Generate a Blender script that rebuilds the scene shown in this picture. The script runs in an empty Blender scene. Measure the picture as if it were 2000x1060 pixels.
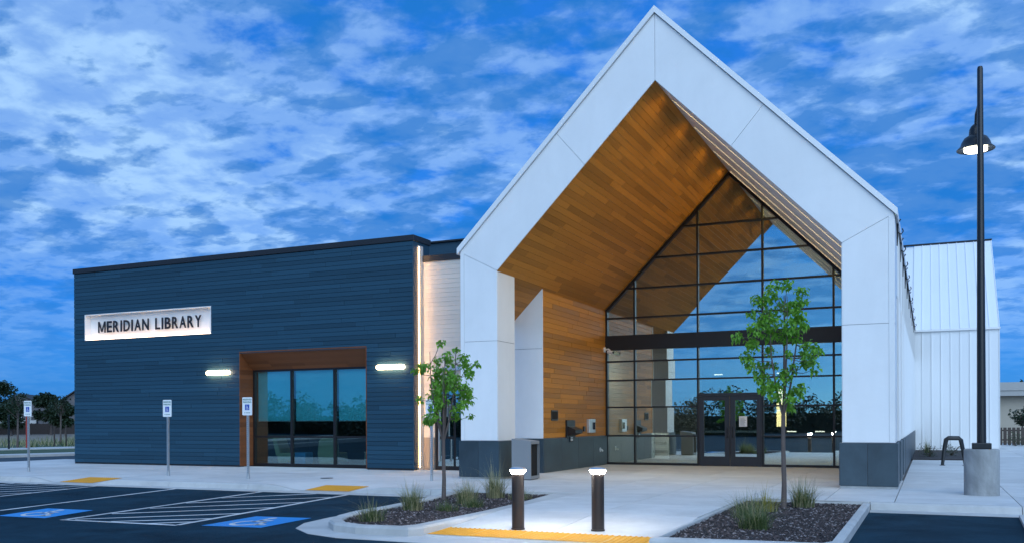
import bpy, bmesh, math, random
from mathutils import Vector, Matrix
from math import radians as R, sin, cos, pi

sc = bpy.context.scene
col = sc.collection

# ------------------------------------------------------------------ camera
cam = bpy.data.cameras.new('camera')
cam.sensor_width = 36.0
cam.lens = 36.0 * 1793.17 / 2000.0
cam.shift_y = (822.58 - 530.0) / 2000.0
cam.clip_start = 0.1
cam.clip_end = 3000.0
cam_ob = bpy.data.objects.new('camera', cam)
col.objects.link(cam_ob)
cam_ob.matrix_world = (Matrix.Translation((10.552, -20.181, 1.4)) @ Matrix.Rotation(R(24.462), 4, 'Z')
                       @ Matrix.Rotation(R(90), 4, 'X') @ Matrix.Rotation(R(-0.237), 4, 'Z'))
sc.camera = cam_ob

# ------------------------------------------------------------------ exposure
sc.view_settings.view_transform = 'Standard'
sc.view_settings.look = 'None'
sc.view_settings.exposure = 0.95
sc.view_settings.gamma = 1.0
sc.view_settings.use_curve_mapping = False

# ------------------------------------------------------------------ world: dusk sky with a layer of altocumulus
SUN_EL, SUN_AZ = 13.0, 168.0          # glow of the evening sky, behind the photographer
world = bpy.data.worlds.new('World')
sc.world = world
world.use_nodes = True
wt = world.node_tree
wt.nodes.clear()


class NT:
    """small helper to wire nodes"""
    def __init__(s, tree):
        s.t = tree

    def n(s, typ, **kw):
        nd = s.t.nodes.new(typ)
        for k, v in kw.items():
            if k.startswith('i_'):
                nd.inputs[k[2:].replace('_', ' ')].default_value = v
            else:
                setattr(nd, k, v)
        return nd

    def l(s, a, b):
        s.t.links.new(a, b)

    def math(s, op, a, b=None, clamp=False):
        nd = s.t.nodes.new('ShaderNodeMath')
        nd.operation = op
        nd.use_clamp = clamp
        for i, v in enumerate((a, b)):
            if v is None:
                continue
            if isinstance(v, (int, float)):
                nd.inputs[i].default_value = v
            else:
                s.t.links.new(v, nd.inputs[i])
        return nd.outputs[0]

    def mix(s, f, a, b, blend='MIX'):
        nd = s.t.nodes.new('ShaderNodeMix')
        nd.data_type = 'RGBA'
        nd.blend_type = blend
        for sock, v in ((nd.inputs[0], f), (nd.inputs[6], a), (nd.inputs[7], b)):
            if isinstance(v, (int, float)):
                sock.default_value = v
            elif isinstance(v, tuple):
                sock.default_value = v if len(v) == 4 else (*v, 1)
            else:
                s.t.links.new(v, sock)
        return nd.outputs[2]

    def ramp(s, f, stops, interp='LINEAR'):
        nd = s.t.nodes.new('ShaderNodeValToRGB')
        cr = nd.color_ramp
        cr.interpolation = interp
        while len(cr.elements) < len(stops):
            cr.elements.new(0.5)
        for e, (p, c) in zip(cr.elements, stops):
            e.position = p
            e.color = (c, c, c, 1) if isinstance(c, (int, float)) else (*c, 1)
        s.t.links.new(f, nd.inputs[0])
        return nd.outputs[0]

    def noise(s, vec, scale, detail=4, rough=0.5, dist=0.0, dim='3D'):
        nd = s.t.nodes.new('ShaderNodeTexNoise')
        nd.noise_dimensions = dim
        nd.inputs['Scale'].default_value = scale
        nd.inputs['Detail'].default_value = detail
        nd.inputs['Roughness'].default_value = rough
        nd.inputs['Distortion'].default_value = dist
        if vec is not None:
            s.t.links.new(vec, nd.inputs['Vector'])
        return nd.outputs[0]


w = NT(wt)
tc = w.n('ShaderNodeTexCoord')
sep = w.n('ShaderNodeSeparateXYZ')
w.l(tc.outputs['Generated'], sep.inputs[0])
zc = w.math('ADD', w.math('MAXIMUM', sep.outputs[2], 0.0), 0.17)
comb = w.n('ShaderNodeCombineXYZ')
w.l(w.math('DIVIDE', sep.outputs[0], zc), comb.inputs[0])
w.l(w.math('DIVIDE', sep.outputs[1], zc), comb.inputs[1])
mp = w.n('ShaderNodeMapping')
mp.inputs['Location'].default_value = (5.5, 9.1, 3.0)
mp.inputs['Rotation'].default_value = (0, 0, R(-20))
mp.inputs['Scale'].default_value = (1.0, 1.0, 1.0)
w.l(comb.outputs[0], mp.inputs[0])
P = mp.outputs[0]
sky = w.n('ShaderNodeTexSky', sky_type='NISHITA', sun_disc=False)
sky.sun_elevation = R(SUN_EL)
sky.sun_rotation = R(SUN_AZ)
sky.altitude = 800
sky.air_density = 1.0
sky.dust_density = 1.6
sky.ozone_density = 3.0
CL = 5.3
clear = w.mix(1.0, sky.outputs[0], (0.20, 0.62, 1.25), 'MULTIPLY')
clear = w.mix(0.76, clear, (0.014 * CL, 0.180 * CL, 0.68 * CL))
# thin bright veil, softly rippled
n1 = w.noise(P, 1.0, 2, 0.5, 0.3)
n2 = w.noise(P, 8.0, 7, 0.56, 0.15)
veil = w.math('ADD', w.math('MULTIPLY', n1, 0.80), w.math('MULTIPLY', n2, 0.70))
veil = w.ramp(veil, [(0.58, 0.0), (0.76, 0.5), (0.94, 1.0)], 'EASE')
# lower, darker lumps with crisp upper edges
mp2 = w.n('ShaderNodeMapping')
mp2.inputs['Location'].default_value = (12.4, 8.8, 7.0)
mp2.inputs['Rotation'].default_value = (0, 0, R(24))
mp2.inputs['Scale'].default_value = (1.0, 1.25, 1.0)
w.l(comb.outputs[0], mp2.inputs[0])
n3 = w.noise(mp2.outputs[0], 0.75, 2, 0.5, 0.2)
n4 = w.noise(mp2.outputs[0], 7.6, 6, 0.55, 0.15)
lump = w.math('ADD', w.math('MULTIPLY', n3, 0.80), w.math('MULTIPLY', n4, 0.95))
lump = w.ramp(lump, [(0.85, 0.0), (0.95, 0.70), (1.0, 1.0)], 'EASE')
cloudy = w.mix(w.math('MULTIPLY', veil, 0.90), clear, (0.42 * CL, 0.68 * CL, 1.02 * CL))
cloudy = w.mix(w.math('MULTIPLY', lump, 0.72), cloudy, (0.014 * CL, 0.185 * CL, 0.60 * CL))
# the cloud sheet thins out into clear evening air low over the horizon
hz = w.ramp(sep.outputs[2], [(0.0, 0.0), (0.05, 0.14), (0.12, 0.55), (0.21, 1.0)])
skycol = w.mix(hz, clear, cloudy)
bg = w.n('ShaderNodeBackground')
bg.inputs['Strength'].default_value = 0.10
w.l(skycol, bg.inputs[0])
wo = w.n('ShaderNodeOutputWorld')
w.l(bg.outputs[0], wo.inputs[0])

sun = bpy.data.lights.new('evening_glow', 'SUN')
sun.energy = 1.25
sun.angle = R(70)
sun.color = (0.70, 0.87, 1.0)
sun_ob = bpy.data.objects.new('evening_glow', sun)
col.objects.link(sun_ob)
_d = Vector((0.42, -0.74, 0.56)).normalized()
sun_ob.rotation_euler = (-_d).to_track_quat('-Z', 'Y').to_euler()
sun_ob.location = (0, -40, 40)

# ------------------------------------------------------------------ materials
MATS = {}


def mat(name, color, rough=0.6, metal=0.0, var=0.0, objvar=0.0, nscale=3.0, bump=0.0, bscale=30.0, emis=None, estr=0.0,
        stretch=None, grain=0.0, spec=0.5, stains=0.0, coat=0.0):
    m = bpy.data.materials.new(name)
    m.use_nodes = True
    t = NT(m.node_tree)
    b = m.node_tree.nodes['Principled BSDF']
    b.inputs['Roughness'].default_value = rough
    b.inputs['Metallic'].default_value = metal
    b.inputs['Specular IOR Level'].default_value = spec
    b.inputs['Coat Weight'].default_value = coat
    b.inputs['Base Color'].default_value = (*color, 1)
    if emis:
        b.inputs['Emission Color'].default_value = (*emis, 1)
        b.inputs['Emission Strength'].default_value = estr
    c = None
    if var or objvar or grain or stains or bump:
        tcn = t.n('ShaderNodeTexCoord')
        vec = tcn.outputs['Object']
        oi = t.n('ShaderNodeObjectInfo')
        if objvar or grain:
            cmb = t.n('ShaderNodeCombineXYZ')
            k = t.math('MULTIPLY', oi.outputs['Random'], 57.0)
            for i in range(3):
                t.l(k, cmb.inputs[i])
            ad = t.n('ShaderNodeVectorMath', operation='ADD')
            t.l(vec, ad.inputs[0])
            t.l(cmb.outputs[0], ad.inputs[1])
            vec = ad.outputs[0]
        if stretch:
            mpn = t.n('ShaderNodeMapping')
            mpn.inputs['Scale'].default_value = stretch
            t.l(vec, mpn.inputs[0])
            gvec = mpn.outputs[0]
        else:
            gvec = vec
        f = None
        if var:
            nz = t.noise(gvec, nscale, 6, 0.6)
            f = t.math('ADD', t.math('MULTIPLY', t.math('SUBTRACT', nz, 0.5), 2.0 * var), 1.0)
        if grain:
            nz = t.noise(gvec, 9.0, 5, 0.65, 0.6)
            g = t.math('ADD', t.math('MULTIPLY', t.math('SUBTRACT', nz, 0.5), 2.0 * grain), 1.0)
            f = g if f is None else t.math('MULTIPLY', f, g)
        if objvar:
            g = t.math('ADD', t.math('MULTIPLY', t.math('SUBTRACT', oi.outputs['Random'], 0.5), 2.0 * objvar), 1.0)
            f = g if f is None else t.math('MULTIPLY', f, g)
        if stains:
            nz = t.noise(vec, 0.6, 8, 0.7, 0.6)
            g = t.ramp(nz, [(0.35, 1.0 - stains), (0.6, 1.0)])
            f = g if f is None else t.math('MULTIPLY', f, g)
        if f is not None:
            vm = t.n('ShaderNodeVectorMath', operation='SCALE')
            vm.inputs[0].default_value = color
            t.l(f, vm.inputs['Scale'])
            t.l(vm.outputs[0], b.inputs['Base Color'])
        if bump:
            bn = t.n('ShaderNodeBump')
            bn.inputs['Strength'].default_value = bump
            bn.inputs['Distance'].default_value = 0.01
            t.l(t.noise(gvec, bscale, 4, 0.6), bn.inputs['Height'])
            t.l(bn.outputs[0], b.inputs['Normal'])
    MATS[name] = m
    return m


def glass_mat(name, tint, refl):
    m = bpy.data.materials.new(name)
    m.use_nodes = True
    t = NT(m.node_tree)
    m.node_tree.nodes.clear()
    tr = t.n('ShaderNodeBsdfTransparent')
    tr.inputs[0].default_value = (*tint, 1)
    gl = t.n('ShaderNodeBsdfGlossy')
    gl.inputs['Roughness'].default_value = 0.0
    gl.inputs['Color'].default_value = (0.90, 1.0, 0.97, 1)
    fr = t.n('ShaderNodeFresnel')
    fr.inputs[0].default_value = 1.5
    f = t.math('ADD', t.math('MULTIPLY', fr.outputs[0], 1.0 - refl), refl, True)
    mx = t.n('ShaderNodeMixShader')
    t.l(f, mx.inputs[0])
    t.l(tr.outputs[0], mx.inputs[1])
    t.l(gl.outputs[0], mx.inputs[2])
    o = t.n('ShaderNodeOutputMaterial')
    t.l(mx.outputs[0], o.inputs[0])
    MATS[name] = m


mat('white_panel', (0.80, 0.80, 0.80), 0.38, var=0.06, nscale=1.4, objvar=0.03, stretch=(1.6, 1.6, 0.35), bump=0.06, bscale=1.1, stains=0.05)
mat('white_metal', (0.78, 0.79, 0.80), 0.35, var=0.03, nscale=0.8, objvar=0.03)
mat('cedar_shaded', (0.19, 0.062, 0.022), 0.5, spec=0.25, objvar=0.22, grain=0.22, stretch=(0.35, 7, 7), bump=0.1, bscale=12)  # same cedar as the soffit, with recess shade mixed into its colour
mat('reveal', (0.30, 0.31, 0.33), 0.7)
mat('siding', (0.016, 0.056, 0.092), 0.55, spec=0.25, objvar=0.16, grain=0.10, stretch=(0.25, 6, 6), bump=0.15, bscale=14)
mat('siding_trim', (0.010, 0.048, 0.082), 0.55, var=0.08)
mat('membrane', (0.008, 0.012, 0.018), 0.8)
mat('coping', (0.010, 0.012, 0.016), 0.5, var=0.1)
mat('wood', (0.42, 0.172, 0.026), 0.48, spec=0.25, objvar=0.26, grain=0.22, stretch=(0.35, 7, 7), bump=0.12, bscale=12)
mat('stone', (0.040, 0.066, 0.084), 0.42, var=0.24, nscale=2.5, objvar=0.12, bump=0.08, bscale=18, stains=0.32)
mat('concrete', (0.62, 0.615, 0.60), 0.75, var=0.10, nscale=1.6, objvar=0.05, bump=0.12, bscale=60, stains=0.20)
mat('curb_concrete', (0.52, 0.515, 0.50), 0.8, var=0.10, nscale=4, objvar=0.05, bump=0.2, bscale=50, stains=0.25)
mat('weathered_concrete', (0.36, 0.365, 0.36), 0.8, var=0.42, nscale=2.2, stretch=(3.0, 3.0, 0.8), bump=0.25, bscale=40, stains=0.4)
mat('joint', (0.16, 0.155, 0.15), 0.9)
mat('asphalt', (0.013, 0.042, 0.066), 0.85, var=0.55, nscale=0.9, bump=0.8, bscale=90, stains=0.45, spec=0.07)
mat('road_asphalt', (0.018, 0.034, 0.046), 0.8, var=0.1, nscale=0.5)
mat('paint_white', (0.72, 0.72, 0.72), 0.6, var=0.22, nscale=10, stains=0.40)
mat('paint_blue', (0.010, 0.24, 0.62), 0.55, var=0.08, nscale=9)
mat('tactile', (0.78, 0.34, 0.012), 0.6, var=0.10, nscale=6, stains=0.12)
mat('bronze', (0.012, 0.010, 0.010), 0.4, metal=0.0, spec=0.4)
mat('door_frame', (0.020, 0.020, 0.026), 0.4)
mat('bollard_bronze', (0.050, 0.038, 0.032), 0.42, metal=0.4)
mat('black_steel', (0.010, 0.011, 0.013), 0.35)
mat('steel', (0.45, 0.47, 0.48), 0.45, metal=0.7, var=0.12, nscale=12)
mat('aluminium', (0.62, 0.64, 0.66), 0.35, metal=0.8)
mat('bin_grey', (0.23, 0.235, 0.24), 0.45, var=0.04)
mat('black_void', (0.004, 0.004, 0.004), 0.9)
mat('cream', (0.56, 0.52, 0.47), 0.6, objvar=0.05, grain=0.05, stretch=(0.25, 6, 6), bump=0.1, bscale=14)
mat('taupe', (0.22, 0.19, 0.165), 0.6, var=0.05)
mat('white_paint', (0.80, 0.80, 0.79), 0.5)
mat('sign_white', (0.78, 0.80, 0.80), 0.35)
mat('sign_green', (0.0, 0.13, 0.09), 0.4)
mat('sign_blue', (0.01, 0.06, 0.38), 0.4)
mat('letter_black', (0.010, 0.010, 0.012), 0.4)
mat('board_white', (0.75, 0.76, 0.76), 0.5)
mat('shade_cloth', (0.12, 0.48, 0.54), 0.9, var=0.03)
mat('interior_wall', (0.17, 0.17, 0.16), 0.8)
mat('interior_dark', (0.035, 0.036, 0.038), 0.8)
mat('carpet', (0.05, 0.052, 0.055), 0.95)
mat('olive_fabric', (0.26, 0.25, 0.13), 0.85, var=0.08, nscale=20)
mat('blue_fabric', (0.05, 0.22, 0.42), 0.85)
mat('chair_wood', (0.36, 0.30, 0.22), 0.5)
mat('bark', (0.11, 0.085, 0.075), 0.85, var=0.3, nscale=14, stretch=(1, 1, 0.3), bump=0.4, bscale=40)
mat('mulch', (0.035, 0.030, 0.030), 0.9, var=0.4, nscale=25, bump=0.8, bscale=40)
mat('lawn', (0.045, 0.075, 0.028), 0.9, var=0.35, nscale=0.6)
mat('dry_field', (0.20, 0.165, 0.125), 0.95, var=0.30, nscale=0.25)
mat('fence_wood', (0.060, 0.045, 0.038), 0.85, var=0.2)
mat('roof_dark', (0.030, 0.032, 0.036), 0.8, var=0.2, nscale=4)
mat('house_wall', (0.10, 0.10, 0.11), 0.8, var=0.05)
mat('house_trim', (0.45, 0.45, 0.45), 0.7)
mat('house_glass', (0.02, 0.03, 0.05), 0.1)
mat('stucco', (0.46, 0.40, 0.32), 0.85, var=0.06)
mat('fascia', (0.40, 0.39, 0.37), 0.7, var=0.06)
mat('red_paint', (0.30, 0.03, 0.02), 0.6)
mat('sconce_lens', (0.9, 0.9, 0.9), 0.4, emis=(1.0, 0.66, 0.36), estr=16.0)
mat('bollard_lens', (0.9, 0.9, 0.9), 0.4, emis=(1.0, 0.96, 0.90), estr=110.0)
mat('street_lens', (0.9, 0.9, 0.8), 0.4, emis=(1.0, 0.95, 0.74), estr=10.0)
mat('led_warm', (0.9, 0.8, 0.6), 0.4, emis=(1.0, 0.80, 0.46), estr=2.6)
mat('right_soffit', (0.78, 0.78, 0.80), 0.7, var=0.03)
mat('led_slot', (0.9, 0.8, 0.6), 0.4, emis=(1.0, 0.55, 0.22), estr=26.0)
mat('led_sign', (0.9, 0.8, 0.6), 0.4, emis=(1.0, 0.58, 0.26), estr=9.0)
mat('lit_panel', (0.6, 0.5, 0.3), 0.6, emis=(1.0, 0.74, 0.34), estr=2.2)
mat('ceiling_lamp', (0.9, 0.9, 0.9), 0.5, emis=(1.0, 0.92, 0.80), estr=2.0)
mat('down_lamp', (0.9, 0.9, 0.9), 0.5, emis=(1.0, 0.92, 0.80), estr=620.0)
mat('added_room_fill', (0.9, 0.9, 0.9), 0.5, emis=(1.0, 0.92, 0.80), estr=110.0)
mat('porch_lamp', (0.9, 0.9, 0.9), 0.5, emis=(1.0, 0.95, 0.85), estr=6.0)
glass_mat('glass', (0.74, 0.82, 0.80), 0.42)
glass_mat('glass_wing', (0.78, 0.94, 0.95), 0.105)


def leaf_mat(name, color, var=0.35, trans=0.35):
    m = bpy.data.materials.new(name)
    m.use_nodes = True
    t = NT(m.node_tree)
    nt = m.node_tree
    b = nt.nodes['Principled BSDF']
    b.inputs['Roughness'].default_value = 0.5
    tcn = t.n('ShaderNodeTexCoord')
    f = t.math('ADD', t.math('MULTIPLY', t.math('SUBTRACT', t.noise(tcn.outputs['Object'], 9.0, 3, 0.6), 0.5), 2.4 * var), 1.0)
    vm = t.n('ShaderNodeVectorMath', operation='SCALE')
    vm.inputs[0].default_value = color
    t.l(f, vm.inputs['Scale'])
    t.l(vm.outputs[0], b.inputs['Base Color'])
    tl = t.n('ShaderNodeBsdfTranslucent')
    vm2 = t.n('ShaderNodeVectorMath', operation='MULTIPLY')
    t.l(vm.outputs[0], vm2.inputs[0])
    vm2.inputs[1].default_value = (1.3, 1.5, 0.7)
    t.l(vm2.outputs[0], tl.inputs[0])
    mx = t.n('ShaderNodeMixShader')
    mx.inputs[0].default_value = trans
    out = nt.nodes['Material Output']
    t.l(b.outputs[0], mx.inputs[1])
    t.l(tl.outputs[0], mx.inputs[2])
    t.l(mx.outputs[0], out.inputs[0])
    MATS[name] = m


leaf_mat('leaf', (0.15, 0.33, 0.036), 0.5)
leaf_mat('far_leaf', (0.022, 0.042, 0.020), 0.3, 0.15)
leaf_mat('blade_green', (0.085, 0.120, 0.045), 0.4, 0.3)
leaf_mat('blade_straw', (0.36, 0.32, 0.20), 0.4, 0.3)
leaf_mat('blade_yellow', (0.30, 0.26, 0.03), 0.3, 0.3)
leaf_mat('shrub_leaf', (0.030, 0.055, 0.020), 0.4, 0.2)


# ------------------------------------------------------------------ mesh helpers
class MB:
    def __init__(s):
        s.v, s.f, s.mi = [], [], []

    def add(s, vs, fs, mi=0):
        o = len(s.v)
        s.v += [tuple(p) for p in vs]
        s.f += [tuple(i + o for i in f) for f in fs]
        s.mi += [mi] * len(fs)
        return s

    def box(s, x0, x1, y0, y1, z0, z1, mi=0):
        return s.add([(x0, y0, z0), (x1, y0, z0), (x1, y1, z0), (x0, y1, z0), (x0, y0, z1), (x1, y0, z1), (x1, y1, z1), (x0, y1, z1)],
                     [(0, 3, 2, 1), (4, 5, 6, 7), (0, 1, 5, 4), (1, 2, 6, 5), (2, 3, 7, 6), (3, 0, 4, 7)], mi)

    def prism_y(s, poly, y0, y1, mi=0):
        """polygon of (x, z), counter-clockwise seen from -Y, extruded along Y"""
        n = len(poly)
        return s.add([(x, y0, z) for x, z in poly] + [(x, y1, z) for x, z in poly],
                     [tuple(range(n)), tuple(range(2 * n - 1, n - 1, -1))] + [(i, i + n, (i + 1) % n + n, (i + 1) % n) for i in range(n)], mi)

    def prism_z(s, poly, z0, z1, mi=0):
        n = len(poly)
        return s.add([(x, y, z0) for x, y in poly] + [(x, y, z1) for x, y in poly],
                     [tuple(range(n - 1, -1, -1)), tuple(range(n, 2 * n))] + [(i, (i + 1) % n, (i + 1) % n + n, i + n) for i in range(n)], mi)

    def tube(s, pts, rad, n=8, mi=0, cap=True):
        pts = [Vector(p) for p in pts]
        if isinstance(rad, (int, float)):
            rad = [rad] * len(pts)
        base = len(s.v)
        prev = None
        for i, p in enumerate(pts):
            d = (pts[min(i + 1, len(pts) - 1)] - pts[max(i - 1, 0)]).normalized()
            if prev is None:
                a = d.orthogonal().normalized()
            else:
                a = (prev - d * prev.dot(d))
                a = a.normalized() if a.length > 1e-6 else d.orthogonal().normalized()
            prev = a
            b = d.cross(a)
            for k in range(n):
                t = 2 * pi * k / n
                s.v.append(tuple(p + (a * cos(t) + b * sin(t)) * rad[i]))
        for i in range(len(pts) - 1):
            for k in range(n):
                a0 = base + i * n + k
                a1 = base + i * n + (k + 1) % n
                s.f.append((a0, a1, a1 + n, a0 + n))
                s.mi.append(mi)
        if cap:
            s.f.append(tuple(base + k for k in range(n - 1, -1, -1)))
            s.f.append(tuple(base + (len(pts) - 1) * n + k for k in range(n)))
            s.mi += [mi, mi]
        return s

    def lathe(s, prof, cx=0, cy=0, n=24, mi=0):
        """profile of (r, z) from bottom to top"""
        base = len(s.v)
        for r, z in prof:
            for k in range(n):
                t = 2 * pi * k / n
                s.v.append((cx + r * cos(t), cy + r * sin(t), z))
        for i in range(len(prof) - 1):
            for k in range(n):
                a0 = base + i * n + k
                a1 = base + i * n + (k + 1) % n
                s.f.append((a0, a1, a1 + n, a0 + n))
                s.mi.append(mi)
        s.f.append(tuple(base + k for k in range(n - 1, -1, -1)))
        s.f.append(tuple(base + (len(prof) - 1) * n + k for k in range(n)))
        s.mi += [mi, mi]
        return s

    def mesh(s, name, mats, smooth=False):
        me = bpy.data.meshes.new(name)
        me.from_pydata(s.v, [], s.f)
        for m in (mats if isinstance(mats, (list, tuple)) else [mats]):
            me.materials.append(MATS[m])
        if any(s.mi):
            me.polygons.foreach_set('material_index', s.mi)
        if smooth:
            me.polygons.foreach_set('use_smooth', [True] * len(me.polygons))
        me.update()
        return me

    def build(s, name, mats, parent=None, smooth=False, bevel=0.0):
        me = s.mesh(name, mats, smooth)
        if smooth:
            me.set_sharp_from_angle(angle=R(40))
        return link(name, me, parent, bevel)


def link(name, me, parent=None, bevel=0.0):
    o = bpy.data.objects.new(name, me)
    col.objects.link(o)
    if parent is not None:
        o.parent = parent
    if bevel:
        bv = o.modifiers.new('edge', 'BEVEL')
        bv.width = bevel
        bv.segments = 2
        bv.limit_method = 'ANGLE'
    return o


def empty(name, loc=(0, 0, 0), rz=0.0, parent=None):
    o = bpy.data.objects.new(name, None)
    o.empty_display_size = 0.2
    col.objects.link(o)
    o.location = loc
    o.rotation_euler = (0, 0, rz)
    if parent is not None:
        o.parent = parent
    return o


def tag(o, label=None, cat=None, group=None, kind=None):
    if label:
        o['label'] = label
    if cat:
        o['category'] = cat
    if group:
        o['group'] = group
    if kind:
        o['kind'] = kind
    return o


def copy_tree(o, parent=None):
    c = o.copy()
    col.objects.link(c)
    c.parent = parent
    for ch in [k for k in bpy.data.objects if k.parent == o]:
        copy_tree(ch, c)
    return c


def clip(poly, a, b, c):
    """keep the part of a 2-D polygon where a*x + b*y <= c"""
    out = []
    n = len(poly)
    for i in range(n):
        p, q = poly[i], poly[(i + 1) % n]
        dp, dq = a * p[0] + b * p[1] - c, a * q[0] + b * q[1] - c
        if dp <= 0:
            out.append(p)
        if (dp < 0 < dq) or (dq < 0 < dp):
            t = dp / (dp - dq)
            out.append((p[0] + (q[0] - p[0]) * t, p[1] + (q[1] - p[1]) * t))
    return out


def inset(poly, d):
    """shrink a convex counter-clockwise polygon"""
    n = len(poly)
    res = list(poly)
    for i in range(n):
        p, q = poly[i], poly[(i + 1) % n]
        ex, ey = q[0] - p[0], q[1] - p[1]
        L = math.hypot(ex, ey)
        if L < 1e-6:
            continue
        nx, ny = ey / L, -ex / L
        res = clip(res, nx, ny, nx * p[0] + ny * p[1] - d)
    return res


def text_mesh(txt, size, extrude, name, m, parent=None, thick=0.0):
    """lettering as a mesh in its own XY plane, centred"""
    cu = bpy.data.curves.new(name, 'FONT')
    cu.body = txt
    cu.size = size
    cu.extrude = extrude
    cu.offset = thick
    cu.align_x = 'CENTER'
    cu.align_y = 'CENTER'
    cu.resolution_u = 3
    tmp = bpy.data.objects.new(name, cu)
    col.objects.link(tmp)
    dg = bpy.context.evaluated_depsgraph_get()
    me = bpy.data.meshes.new_from_object(tmp.evaluated_get(dg))
    bpy.data.objects.remove(tmp)
    bpy.data.curves.remove(cu)
    me.materials.clear()
    me.materials.append(MATS[m])
    return link(name, me, parent)


def wheelchair(mb, xf, th=0.075, mi=0, z=0.0):
    """the access symbol in a unit square, pushed through xf(x, y) -> point"""
    def stroke(pts, t=th):
        for (x0, y0), (x1, y1) in zip(pts[:-1], pts[1:]):
            dx, dy = x1 - x0, y1 - y0
            L = math.hypot(dx, dy)
            ux, uy = dx / L, dy / L
            e = t * 0.35
            ax, ay, bx, by = x0 - ux * e, y0 - uy * e, x1 + ux * e, y1 + uy * e
            nx, ny = -uy * t / 2, ux * t / 2
            mb.add([xf(ax - nx, ay - ny), xf(bx - nx, by - ny), xf(bx + nx, by + ny), xf(ax + nx, ay + ny)], [(0, 1, 2, 3)], mi)

    def ring(cx, cy, r, a0, a1, t=th, n=22):
        for i in range(n):
            t0, t1 = a0 + (a1 - a0) * i / n, a0 + (a1 - a0) * (i + 1) / n
            ri, ro = r - t / 2, r + t / 2
            mb.add([xf(cx + ri * cos(t0), cy + ri * sin(t0)), xf(cx + ro * cos(t0), cy + ro * sin(t0)),
                    xf(cx + ro * cos(t1), cy + ro * sin(t1)), xf(cx + ri * cos(t1), cy + ri * sin(t1))], [(0, 1, 2, 3)], mi)
    hd = [xf(0.42 + 0.075 * cos(2 * pi * k / 14), 0.88 + 0.075 * sin(2 * pi * k / 14)) for k in range(14)]
    mb.add(hd, [tuple(range(14))], mi)
    stroke([(0.42, 0.76), (0.44, 0.46), (0.66, 0.46), (0.78, 0.17), (0.88, 0.21)])
    stroke([(0.44, 0.62), (0.63, 0.62)])
    ring(0.46, 0.33, 0.24, R(120), R(345))


def smooth01(t):
    t = min(1.0, max(0.0, t))
    return t * t * (3 - 2 * t)


# ------------------------------------------------------------------ building numbers (metres)
W = 9.908            # width of the gabled hall
XM = W / 2
HE, HR = 5.586, 10.565       # outer eave and ridge
TI = 1.0             # leg of the portal
HI, HA = 5.064, 9.055        # inner corner and inner ridge
SL = (HR - HE) / XM          # roof slope
HS = 0.93            # stone base
YG = 8.36            # plane of the glass
YE = 25.92           # end of the hall
XW0, XW1, YW, ZW = -16.79, -3.02, 2.81, 6.80   # dark blue wing
XC = 0.944           # cedar wall

# =================================================================== GROUND AND PAVING
g = MB()
g.add([(-900, -900, -0.24), (900, -900, -0.24), (900, 900, -0.24), (-900, 900, -0.24)], [(0, 1, 2, 3)])
tag(g.build('ground', 'dry_field'), 'flat dry field that reaches the horizon', kind='structure')

lot = MB()
lot.add([(-70, -110, -0.14), (70, -110, -0.14), (70, -3.6, -0.14), (-70, -3.6, -0.14)], [(0, 1, 2, 3)])
lot_o = lot.build('parking_lot', 'asphalt')
tag(lot_o, 'dark asphalt parking lot in front of the library', kind='structure')

# street strips to the west: local frame n (away from the library) and t (along the street)
NX, NY, TX, TY = -0.963, 0.27, 0.27, 0.963


def nt_pt(n, t, z=0.0):
    return (NX * n + TX * t, NY * n + TY * t, z)


def strip(name, n0, n1, t0, t1, z, m, label):
    mb = MB()
    mb.add([nt_pt(n0, t0, z), nt_pt(n0, t1, z), nt_pt(n1, t1, z), nt_pt(n1, t0, z)], [(0, 1, 2, 3)])
    return tag(mb.build(name, m), label, kind='structure')


def block(name, n0, n1, t0, t1, z0, z1, m, label):
    mb = MB()
    mb.prism_z([nt_pt(n0, t0)[:2], nt_pt(n0, t1)[:2], nt_pt(n1, t1)[:2], nt_pt(n1, t0)[:2]], z0, z1)
    return tag(mb.build(name, m), label, kind='structure')


strip('road', 19.0, 28.6, -60, 120, -0.132, 'road_asphalt', 'asphalt drive running past the end of the dark blue wing')
road_line = MB()
road_line.add([nt_pt(23.3, -60, -0.126), nt_pt(23.3, 120, -0.126), nt_pt(23.9, 120, -0.126), nt_pt(23.9, -60, -0.126)], [(0, 1, 2, 3)])
tag(road_line.build('road_gutter', 'curb_concrete'), 'pale concrete gutter line along the drive', kind='structure')
block('far_curb', 28.6, 30.4, -60, 120, -0.24, -0.02, 'curb_concrete', 'pale concrete curb on the far side of the drive')
strip('grass_verge', 30.4, 38.0, -60, 140, -0.05, 'lawn', 'dark green grass verge between the drive and the far path')
block('far_path', 38.0, 41.0, -60, 140, -0.24, 0.0, 'curb_concrete', 'pale concrete path across the drive')
strip('meadow_edge', 41.0, 52.0, -60, 160, -0.04, 'lawn', 'strip of green grass at the edge of the dry field')

# ---- walking surface heights: ramps at the curb and at the crossing
RAMPS = (-9.43, -1.63)


def walk_h(x, y):
    z = 0.0
    for c in RAMPS:
        a = 1.0 - smooth01((abs(x - c) - 0.62) / 0.95)
        z = min(z, -0.118 * a * min(1.0, max(0.0, (-1.75 - y) / 1.6)))
    if 4.2 < x < 7.6:
        z = min(z, -0.112 * min(1.0, max(0.0, (-6.9 - y) / 2.2)))
    return z


sidewalk = empty('sidewalk')
tag(sidewalk, 'pale concrete sidewalk and plaza laid in large slabs', kind='structure')


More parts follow.
